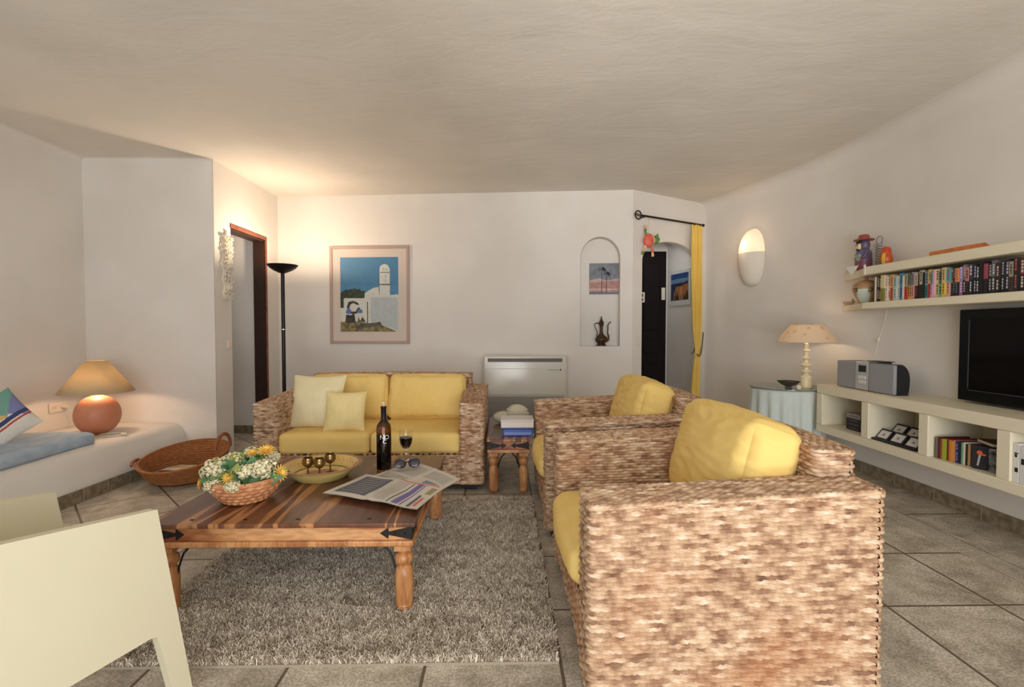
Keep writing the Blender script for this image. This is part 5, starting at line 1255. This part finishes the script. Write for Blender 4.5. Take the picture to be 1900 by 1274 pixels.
b = MB(); b.tube([(0.0, 0.030 * math.cos(a), 0.215 + 0.030 * math.sin(a)) for a in [2 * PI * k / 20 for k in range(20)]], 0.003, seg=6, closed=True); b.build('ring', WI, t)
t = thing('nesting_doll', 'small red and orange painted nesting doll on the upper wall shelf', 'doll', (2.90, 3.635, U1)); t.scale = (0.8, 0.8, 1.0)
b = MB(); b.lathe([(0.001, 0), (0.040, 0), (0.050, 0.025), (0.055, 0.055), (0.050, 0.082), (0.041, 0.097)], (0, 0, 0), 32, cap=False)
for i, q in enumerate(b.f):
    c = np.mean([b.v[k] for k in q], axis=0); a = math.atan2(c[1], c[0])
    b.m[i] = 1 if a > 2.4 or a < -3.0 else (2 if a < -2.3 and c[2] < 0.09 else 0)
b.build('body', [M('doll_orange', (206, 116, 44), rough=0.3, c2=(190, 70, 36), vs=24), M('doll_green', (110, 104, 46), rough=0.3, c2=(160, 60, 40), vs=30), M('doll_yellow', (222, 170, 62), rough=0.3)], t)
MB().lathe([(0.042, 0.097), (0.040, 0.115), (0.036, 0.132), (0.024, 0.143), (0.001, 0.146)], (0, 0, 0), 32, cap=False).build('head', M('doll_red', (190, 70, 44), rough=0.3), t)
FOLD = M('white_folded_paper', (222, 220, 214), rough=0.6)
o = MB().add([(0, 0.085, 0.040), (0, -0.060, 0.040), (-0.012, 0.0, -0.035), (0.02, 0.0, 0.0), (0.012, 0.085, 0.03)], [(0, 2, 1), (0, 1, 3), (1, 2, 3), (0, 3, 2), (0, 4, 3)]).build('paper_boat', FOLD, smooth=False)
o.location = (2.766, 3.795, 1.655); tag(o, 'white folded paper bird hooked on the left front edge of the upper shelf', 'paper ornament')
o = MB().box(-0.006, 0.0, -0.008, 0.008, -0.032, 0.045).build('paper_tag', FOLD); o.location = (2.766, 3.668, 1.645); tag(o, 'narrow white strip hanging on the front edge of the upper shelf', 'tag')
o = MB().add([(0, 0.20, 0.0), (0.006, 0.0, 0.0), (0, -0.20, 0.0), (-0.006, -0.05, 0.0), (0, 0.20, 0.0265), (0.006, 0.0, 0.0265), (0, -0.17, 0.0245), (-0.006, -0.05, 0.0265)],
             [(0, 1, 2, 3), (7, 6, 5, 4), (0, 4, 5, 1), (1, 5, 6, 2), (2, 6, 7, 3), (3, 7, 4, 0)]).build('orange_feather', M('amber_orange', (206, 132, 60), rough=0.5, c2=(186, 96, 60), vs=20))
o.location = (2.792, 2.94, U1 + 0.0005); tag(o, 'long thin orange wooden sliver lying on the upper wall shelf', 'ornament')

# lower shelf
L1 = 1.4032
t = thing('lidded_urn', 'round brown ceramic lidded jar painted with a pale jug on the lower wall shelf', 'jar', (2.88, 3.80, L1)); t.scale = (0.84, 0.84, 1.0)
UR = M('urn_brown', (176, 138, 98), rough=0.4, c2=(160, 122, 84), vs=10); UP = M('urn_pale', (186, 196, 180), rough=0.4); UD = M('urn_dark', (84, 70, 56), rough=0.4)
b = MB(); prof = [(0.001, 0), (0.058, 0.0), (0.066, 0.02), (0.088, 0.055), (0.108, 0.095), (0.113, 0.120), (0.104, 0.142)]
fine = []
for (r0, z0), (r1, z1) in zip(prof[:-1], prof[1:]): fine += [(r0 + (r1 - r0) * k / 5, z0 + (z1 - z0) * k / 5) for k in range(5)]
fine.append(prof[-1]); b.lathe(fine, (0, 0, 0), 90, cap=False)
aim = math.atan2(-3.83, -2.89) - 0.28
for i, q in enumerate(b.f):
    c = np.mean([b.v[k] for k in q], axis=0); a = (math.atan2(c[1], c[0]) - aim + PI) % (2 * PI) - PI; z = c[2]
    hwid = 0.62 if z < 0.06 else (0.62 - (z - 0.06) * 6 if z < 0.095 else 0.40)
    if 0.008 < z < 0.112 and abs(a) < hwid: b.m[i] = 1
    elif 0.085 < z < 0.122 and 0.4 < abs(a) < 0.72 and not (0.094 < z < 0.112 and 0.48 < abs(a) < 0.62): b.m[i] = 2
b.build('body', [UR, UP, UD], t, angle=60)
MB().lathe([(0.107, 0.142), (0.108, 0.147), (0.090, 0.162), (0.055, 0.176), (0.02, 0.183), (0.012, 0.187), (0.018, 0.196), (0.015, 0.205), (0.001, 0.208)], (0, 0, 0), 48, cap=False).build('lid', UR, t)
o = MB().lathe([(0.001, 0), (0.026, 0), (0.032, 0.012), (0.042, 0.026), (0.038, 0.026), (0.028, 0.012), (0.001, 0.006)], (0, 0, 0), 24, cap=False, sx=0.6, sy=1.7)
b = o; b.ball((0, -0.045, 0.035), (0.007, 0.007, 0.014), 0, 8, 6); o = b.build('clay_boat', M('clay_tan', (176, 140, 110), rough=0.7)); o.location = (2.90, 4.02, L1); tag(o, 'little clay boat-shaped dish at the left end of the lower wall shelf', 'dish')

BW = M('book_pages', (214, 204, 184), rough=0.9)
def colm(rgb): return M('cloth_%d_%d_%d' % rgb, rgb, rough=0.55)
def make_book(x, y, z, th, depth, h, c1, c2, label, group, split=0.5, title=None, lean=0.0, name='book', rz=0.0, ch=0.0):
    """upright book, spine towards -x"""
    t = thing(name, label, 'book', (x, y, z), group=group, rx=lean, rz=rz)
    b = MB(); w_ = 0.0018
    zs_ = h * split
    for (z0, z1, mi) in ((0, zs_, 1), (zs_, h, 0)):
        b.box(0, w_, -th / 2, th / 2, z0, z1, mi)
        b.box(w_, depth, -th / 2, -th / 2 + w_, z0, z1, mi); b.box(w_, depth, th / 2 - w_, th / 2, z0, z1, mi)
    b.build('cover', [colm(c1), colm(c2)], t, smooth=False)
    MB().box(w_ + .0002, depth - 0.003, -th / 2 + w_ + .0002, th / 2 - w_ - .0002, 0.001, h - 0.003).build('pages', BW, t, smooth=False)
    if title:
        b = MB(); zc = h * 0.12
        while zc < h * 0.90:
            L_ = random.Random(int(zc * 1e5) + int(y * 1e4)).uniform(0.006, 0.016)
            if abs(zc - zs_) > 0.01: b.box(-0.0006, 0.0, -th * 0.17, th * 0.17, zc, zc + L_)
            zc += L_ + 0.005
        b.build('title_lettering', colm(title), t, smooth=False)
    return t
# (right edge px-free list) widths in metres, colours: upper, lower, lettering, description
BK = [(0.013, (214, 208, 190), (214, 208, 190), None, 'thin white'), (0.030, (62, 34, 40), (62, 34, 40), (190, 170, 150), 'dark maroon'), (0.016, (44, 34, 36), (44, 34, 36), (200, 190, 170), 'narrow black-brown'),
      (0.036, (206, 196, 150), (130, 124, 58), None, 'cream and olive'), (0.021, (220, 206, 192), (228, 220, 206), (170, 80, 70), 'white, red-lettered'), (0.028, (222, 208, 194), (230, 222, 208), (150, 70, 66), 'broad white, red-lettered'),
      (0.026, (210, 150, 76), (190, 84, 40), (120, 60, 30), 'orange'), (0.030, (160, 182, 184), (178, 196, 190), (70, 120, 140), 'pale blue'), (0.018, (208, 206, 186), (208, 206, 186), (160, 120, 90), 'cream slim'), (0.030, (70, 140, 186), (90, 130, 176), (30, 60, 100), 'bright blue'),
      (0.013, (214, 202, 164), (214, 202, 164), None, 'thin cream'), (0.020, (150, 146, 120), (186, 56, 52), (60, 50, 40), 'grey-topped red'), (0.020, (110, 112, 96), (212, 132, 80), (40, 36, 30), 'grey-topped orange'), (0.019, (124, 126, 120), (206, 164, 84), (50, 44, 40), 'grey-topped mustard'),
      (0.019, (134, 130, 128), (206, 142, 128), (60, 46, 44), 'grey-topped pink'), (0.022, (186, 170, 152), (60, 30, 34), (130, 80, 70), 'beige and maroon'), (0.018, (60, 28, 30), (26, 22, 24), None, 'very dark red'), (0.023, (176, 166, 144), (40, 30, 26), (30, 26, 24), 'beige and black'),
      (0.012, (22, 22, 26), (22, 22, 26), None, 'thin black'), (0.024, (130, 144, 152), (44, 126, 116), (30, 40, 44), 'grey and teal'), (0.022, (200, 180, 100), (176, 44, 60), (110, 40, 40), 'yellow-topped crimson'), (0.015, (120, 128, 140), (206, 158, 176), (60, 60, 70), 'slim grey and pink'),
      (0.013, (214, 168, 184), (214, 168, 184), None, 'thin pink'), (0.026, (216, 190, 150), (210, 182, 138), (90, 60, 50), 'tan'), (0.024, (96, 104, 92), (92, 176, 126), (30, 50, 40), 'grey-topped green'), (0.024, (200, 176, 120), (216, 178, 76), (120, 70, 40), 'yellow'),
      (0.030, (98, 150, 172), (216, 164, 136), (120, 90, 80), 'salmon with a blue top'), (0.018, (146, 142, 132), (50, 44, 56), (60, 56, 60), 'grey and plum'), (0.014, (30, 34, 40), (30, 34, 40), (120, 126, 132), 'slim slate-black'), (0.022, (214, 128, 76), (24, 26, 30), (100, 110, 104), 'black with an orange top'),
      (0.022, (150, 130, 170), (150, 104, 148), (210, 196, 216), 'purple'), (0.020, (120, 120, 124), (30, 28, 32), (210, 204, 196), 'black with cream lettering'), (0.022, (190, 120, 118), (40, 34, 40), (60, 40, 46), 'rose and black'), (0.020, (50, 54, 70), (28, 30, 36), (216, 214, 206), 'dark navy, white-lettered'),
      (0.018, (34, 36, 44), (28, 30, 34), (196, 198, 200), 'slim black, grey-lettered'), (0.020, (44, 46, 56), (26, 28, 32), (222, 222, 218), 'charcoal, white-lettered'), (0.024, (20, 20, 24), (20, 20, 24), None, 'plain black'), (0.022, (150, 70, 84), (36, 24, 34), None, 'wine red and black'),
      (0.022, (28, 30, 36), (28, 30, 36), (180, 180, 176), 'black with pale lettering'), (0.024, (96, 98, 104), (40, 42, 48), (200, 200, 196), 'dark grey'), (0.024, (60, 34, 40), (30, 26, 30), (190, 180, 160), 'brown-black'), (0.020, (36, 44, 40), (28, 32, 30), (170, 176, 160), 'dark bottle-green'), (0.026, (44, 40, 60), (26, 24, 36), (190, 180, 200), 'dark indigo'), (0.022, (150, 140, 120), (60, 52, 44), (40, 36, 30), 'stone and umber'), (0.024, (30, 30, 34), (30, 30, 34), (180, 90, 80), 'black, red-lettered'), (0.030, (90, 44, 44), (40, 28, 30), (200, 190, 170), 'thick oxblood')]
y = 3.612; ys = []
for i, (th, c1, c2, ti, d) in enumerate(BK):
    where = 'leftmost, beside the lidded jar' if i == 0 else 'right of the %s one' % BK[i - 1][4]
    h = 0.178 + 0.010 * math.sin(i * 2.3) + (0.008 if i < 4 else 0)
    h = min(h, 0.196)
    make_book(2.800 + 0.004 * math.sin(i * 1.7), y - th / 2, L1, th, 0.115, h, c1, c2, '%s book, lower wall shelf, %s' % (d, where), 'books on the lower wall shelf', split=0.5 if c1 != c2 else 0.5, title=ti)
    y -= th + 0.0010

# stereo
t = thing('mini_stereo', 'silver-grey mini stereo with two speakers on the left end of the cream unit', 'stereo', (2.725, 3.895, 0.7352), rz=0)
SPK = M('speaker_cloth_grey', (144, 144, 147), rough=0.7); SIL = M('silver_plastic', (186, 188, 188), rough=0.35, metal=0.3); DK = M('stereo_black', (34, 34, 36), rough=0.4)
MB().box(0, 0.20, -0.205, 0.0, 0.004, 0.212).build('speaker_left', SPK, t, bev=0.004)
MB().box(-0.005, 0.18, -0.342, -0.208, 0.004, 0.218).build('main_unit', SIL, t, bev=0.006)
MB().box(-0.0075, -0.004, -0.320, -0.245, 0.140, 0.190).build('display', DK, t)
b = MB()
for r_ in range(2):
    for k in range(4): b.box(-0.009, -0.004, -0.320 + k * 0.02, -0.304 + k * 0.02, 0.052 + r_ * 0.034, 0.078 + r_ * 0.034)
b.build('buttons', M('button_white', (206, 204, 198), rough=0.3), t, bev=0.001)
MB().box(-0.002, 0.16, -0.356, -0.343, 0.0, 0.216).build('black_gap', DK, t)
b = MB(); P = [(-0.006, 0)] + [(0.06 + 0.14 * math.sin(a), 0) for a in [0]]
yy0, yy1 = -0.585, -0.357
prof = [(0.0, 0.0), (0.0, 0.214), (0.035, 0.216)] + [(0.035 + 0.070 * math.sin(a), 0.108 + 0.108 * math.cos(a)) for a in [PI / 2 * k / 8 for k in range(1, 9)]] + [(0.102, 0.05), (0.095, 0.0)]
n = len(prof); b.add([(x, yy0, z) for x, z in prof] + [(x, yy1, z) for x, z in prof], [tuple(range(n)), tuple(reversed(range(n, 2 * n)))] + [(i, n + i, n + (i + 1) % n, (i + 1) % n) for i in range(n)])
b.build('speaker_right', DK, t, angle=30)
MB().box(-0.012, 0.012, yy0 - 0.002, yy1, 0.004, 0.212).build('speaker_front', SPK, t, bev=0.004)
MB().box(0.06, 0.15, -0.40, -0.24, 0.2185, 0.224).build('disc_lid', DK, t, bev=0.002)
o = MB().tube([(3.0, 3.74, 1.351), (2.999, 3.76, 1.25), (2.998, 3.80, 1.15), (2.997, 3.82, 1.09), (2.996, 3.84, 0.98), (2.99, 3.83, 0.86), (2.985, 3.80, 0.74)], 0.0022, seg=6).ball((2.998, 3.815, 1.112), (0.008, 0.010, 0.02), 0, 10, 8).build('thin_cable', M('cream_cord', (224, 214, 196), rough=0.5))
tag(o, 'thin pale cable with a small switch hanging from the lower wall shelf to the stereo', 'cable')

# ---- compartment contents
F1 = 0.4025
t = thing('cd_box', 'black box with a grey top stripe lying in the left compartment of the cream unit', 'box', (2.70, 3.72, F1)) if False else None
for i, (z0, hh, c, lab) in enumerate(((0, 0.032, (28, 26, 32), 'black disc case at the bottom of the stack in the left compartment'), (0.0325, 0.030, (34, 30, 38), 'black disc case second from the bottom of the stack in the left compartment'), (0.063, 0.030, (30, 28, 34), 'black disc case third from the bottom of the stack in the left compartment'), (0.0935, 0.036, (150, 140, 140), 'grey-striped case on top of the stack in the left compartment'))):
    t = thing('disc_case', lab, 'case', (2.755, 3.745, F1 + z0), group='stack of cases in the left compartment')
    MB().box(0, 0.14, -0.075, 0.075, 0, hh - 0.0005).build('case_body', colm(c), t, bev=0.0015); MB().box(-0.0008, 0.0002, -0.055, 0.045, hh * 0.4, hh * 0.6).build('spine_label', colm((92, 90, 96)), t)
for i, (yy, th, c, lab) in enumerate(((3.650, 0.034, (26, 24, 28), 'black upright case just right of the stack in the left compartment'), (3.617, 0.014, (170, 160, 168), 'slim pale lilac upright case in the left compartment'), (3.594, 0.030, (60, 52, 74), 'dark violet upright case at the right end of the left compartment'))):
    t = thing('disc_case', lab, 'case', (2.755, yy, F1), group='upright cases in the left compartment')
    MB().box(0, 0.14, -th / 2, th / 2, 0, 0.130).build('case_body', colm(c), t, bev=0.0015); MB().box(-0.0008, 0.0002, -th * 0.25, th * 0.25, 0.02, 0.10).build('spine_label', colm((120, 116, 120)), t)
# game rack
t = thing('card_rack', 'black tray with two rows of tilted white-labelled cards in the second cabinet compartment', 'rack', (2.72, 3.27, F1))
KB = M('rack_black', (24, 22, 24), rough=0.5); KW = M('rack_white_label', (206, 202, 198), rough=0.6)
MB().box(-0.045, 0.24, -0.185, 0.185, 0, 0.014).build('tray', KB, t, bev=0.004)
for r_ in range(2):
    for k in range(3):
        T = TR((-0.02 + r_ * 0.11, -0.125 + k * 0.125, 0.014 + r_ * 0.035), ry=40)
        o = MB().box(0, 0.012, -0.054, 0.054, 0, 0.085, T=T).build('card', KB, t, bev=0.002)
        MB().box(-0.0012, 0.0, -0.042, 0.042, 0.008, 0.070, T=T).build('label', KW, o)
        b = MB(); b.box(-0.0018, -0.001, -0.012, 0.012, 0.03, 0.034, T=T); b.box(-0.0018, -0.001, -0.004, 0.004, 0.036, 0.046, T=T); b.build('mark', KB, o)
# row of books, third compartment
CB = [(0.014, (120, 110, 96), None, 'grey-brown'), (0.012, (92, 34, 38), None, 'slim dark red'), (0.010, (146, 66, 56), None, 'slim brick red'), (0.028, (158, 176, 44), None, 'wide lime green'), (0.010, (110, 40, 36), None, 'slim maroon'), (0.012, (206, 116, 58), None, 'slim orange'), (0.012, (196, 158, 60), None, 'slim ochre'), (0.010, (212, 130, 96), None, 'slim salmon'),
      (0.018, (44, 44, 96), (150, 150, 170), 'dark blue'), (0.012, (34, 34, 40), None, 'slim black'), (0.010, (120, 170, 130), None, 'slim pale green'), (0.009, (216, 214, 200), None, 'slim white'), (0.012, (60, 30, 34), None, 'slim dark brown'), (0.014, (178, 150, 106), None, 'tan'), (0.014, (78, 48, 44), None, 'brown')]
y = 2.942
for i, (th, c, ti, d) in enumerate(CB):
    if i == 0: where = 'first at the left of the row'
    else: where = 'right of the %s one' % CB[i - 1][3]
    make_book(2.685 + 0.002 * i, y - th / 2, F1, th, 0.19, 0.128 + 0.005 * math.sin(i * 1.9), c, c, '%s book in the third cabinet compartment, %s' % (d, where), 'books in the third compartment', title=ti, lean=0.0)
    y -= th + 0.0012
t = thing('picture_book', 'thin dark book turned with its cover showing an orange figure, third compartment', 'book', (2.700, y - 0.012, F1), rz=rad(-62), group=None)
MB().box(0, 0.135, -0.005, 0.005, 0, 0.132).build('cover', colm((34, 34, 44)), t)
b = MB(); b.ball((0.03, -0.0055, 0.095), (0.013, 0.0008, 0.013), 0, 14, 6); b.ball((0.046, -0.0055, 0.085), (0.012, 0.0008, 0.006), 0, 10, 6); b.build('orange_motif', colm((216, 96, 50)), t)
b = MB(); b.add([(0.018, -0.0056, 0.02), (0.026, -0.0056, 0.02), (0.036, -0.0056, 0.082), (0.026, -0.0056, 0.082)], [(0, 1, 2, 3)]); b.add([(0.07, -0.0056, 0.015), (0.13, -0.0056, 0.015), (0.13, -0.0056, 0.07), (0.10, -0.0056, 0.085)], [(0, 1, 2, 3)]); b.build('grey_motif', colm((176, 176, 170)), t, smooth=False)
t = thing('picture_book', 'dark speckled book leaning at the right end of the third compartment', 'book', (2.715, 2.635, F1), rz=rad(-70)); MB().box(0, 0.085, -0.009, 0.009, 0, 0.128).build('cover', M('speckled_dark', (30, 34, 42), rough=0.5, c2=(130, 136, 140), vs=40), t); MB().box(0.002, 0.083, -0.0085, 0.0085, 0.128, 0.1285).build('pages', BW, t)
t = thing('flat_book', 'white-edged book lying flat on top of the row in the third compartment', 'book', (2.765, 2.715, F1 + 0.1345), rz=rad(-20)); MB().box(0, 0.15, -0.075, 0.075, 0, 0.003).build('lower_cover', colm((92, 60, 44)), t); MB().box(0.002, 0.148, -0.074, 0.074, 0.003, 0.018).build('pages', BW, t); MB().box(0, 0.15, -0.075, 0.075, 0.018, 0.021).build('upper_cover', colm((70, 40, 34)), t)
# fourth compartment
t = thing('picture_book', 'tall white book with black drawings at the left of the fourth compartment', 'book', (2.665, 2.452, F1), rz=0)
MB().box(0, 0.2, -0.013, 0.013, 0, 0.205).build('cover', colm((216, 214, 208)), t)
b = MB(); b.box(-0.0008, 0, -0.012, 0.004, 0.055, 0.078); b.box(-0.0008, 0, -0.013, 0.008, 0.150, 0.156); b.ball((0, 0.0, 0.14), (0.0008, 0.007, 0.01), 0, 8, 6); b.build('drawing', colm((30, 30, 34)), t)
t = thing('picture_book', 'white book cut off by the right picture edge in the fourth compartment', 'book', (2.668, 2.418, F1), rz=0)
MB().box(0, 0.2, -0.018, 0.018, 0, 0.195).build('cover', colm((208, 206, 206)), t); MB().box(-0.0008, 0, -0.010, 0.010, 0.10, 0.13).build('drawing', colm((30, 30, 34)), t)

# things on the side table
t = thing('storage_box', 'blue plastic box under the white one on the small side table', 'box', (0.0, 3.60, TZ))
MB().box(0, 0.225, 0, 0.20, 0, 0.052).build('box_body', M('blue_plastic', (62, 92, 168), rough=0.25), t, bev=0.006); MB().box(0.01, 0.215, -0.003, 0.0, 0.008, 0.03).build('front_strip', M('light_blue_plastic', (104, 132, 196), rough=0.3), t)
MB().box(-0.004, 0.229, -0.004, 0.204, 0.052, 0.060).build('lid', M('blue_lid', (50, 74, 140), rough=0.3), t, bev=0.002)
t = thing('storage_box', 'white flat box stacked on top of the blue one on the small side table', 'box', (-0.015, 3.60, TZ + 0.0605))
MB().box(0, 0.245, 0, 0.20, 0, 0.048).build('box_body', M('white_card', (214, 206, 200), rough=0.4), t, bev=0.004); MB().box(-0.003, 0.248, -0.003, 0.203, 0.048, 0.060).build('lid', M('white_card', (214, 206, 200)), t, bev=0.003)
b = MB()
b.grid(lambda u, v: (0.10 * math.cos(2 * PI * u) * math.sin(PI * v) * (1 + 0.05 * math.sin(v * 40)), 0.075 * math.sin(2 * PI * u) * math.sin(PI * v), 0.07 - 0.07 * math.cos(PI * v) * (1 + 0.0 * u)), 40, 40)
b.ball((-0.115, 0.0, 0.045), (0.095, 0.055, 0.045), 0, 24, 14)
o = b.build('folded_towel', M('cream_towel', (206, 200, 176), rough=0.85, c2=(196, 188, 160), vs=14), angle=180); o.location = (0.12, 4.10, TZ); o.scale = (1, 1, 1.15); tag(o, 'bundled cream towel on the side table behind the boxes', 'towel')
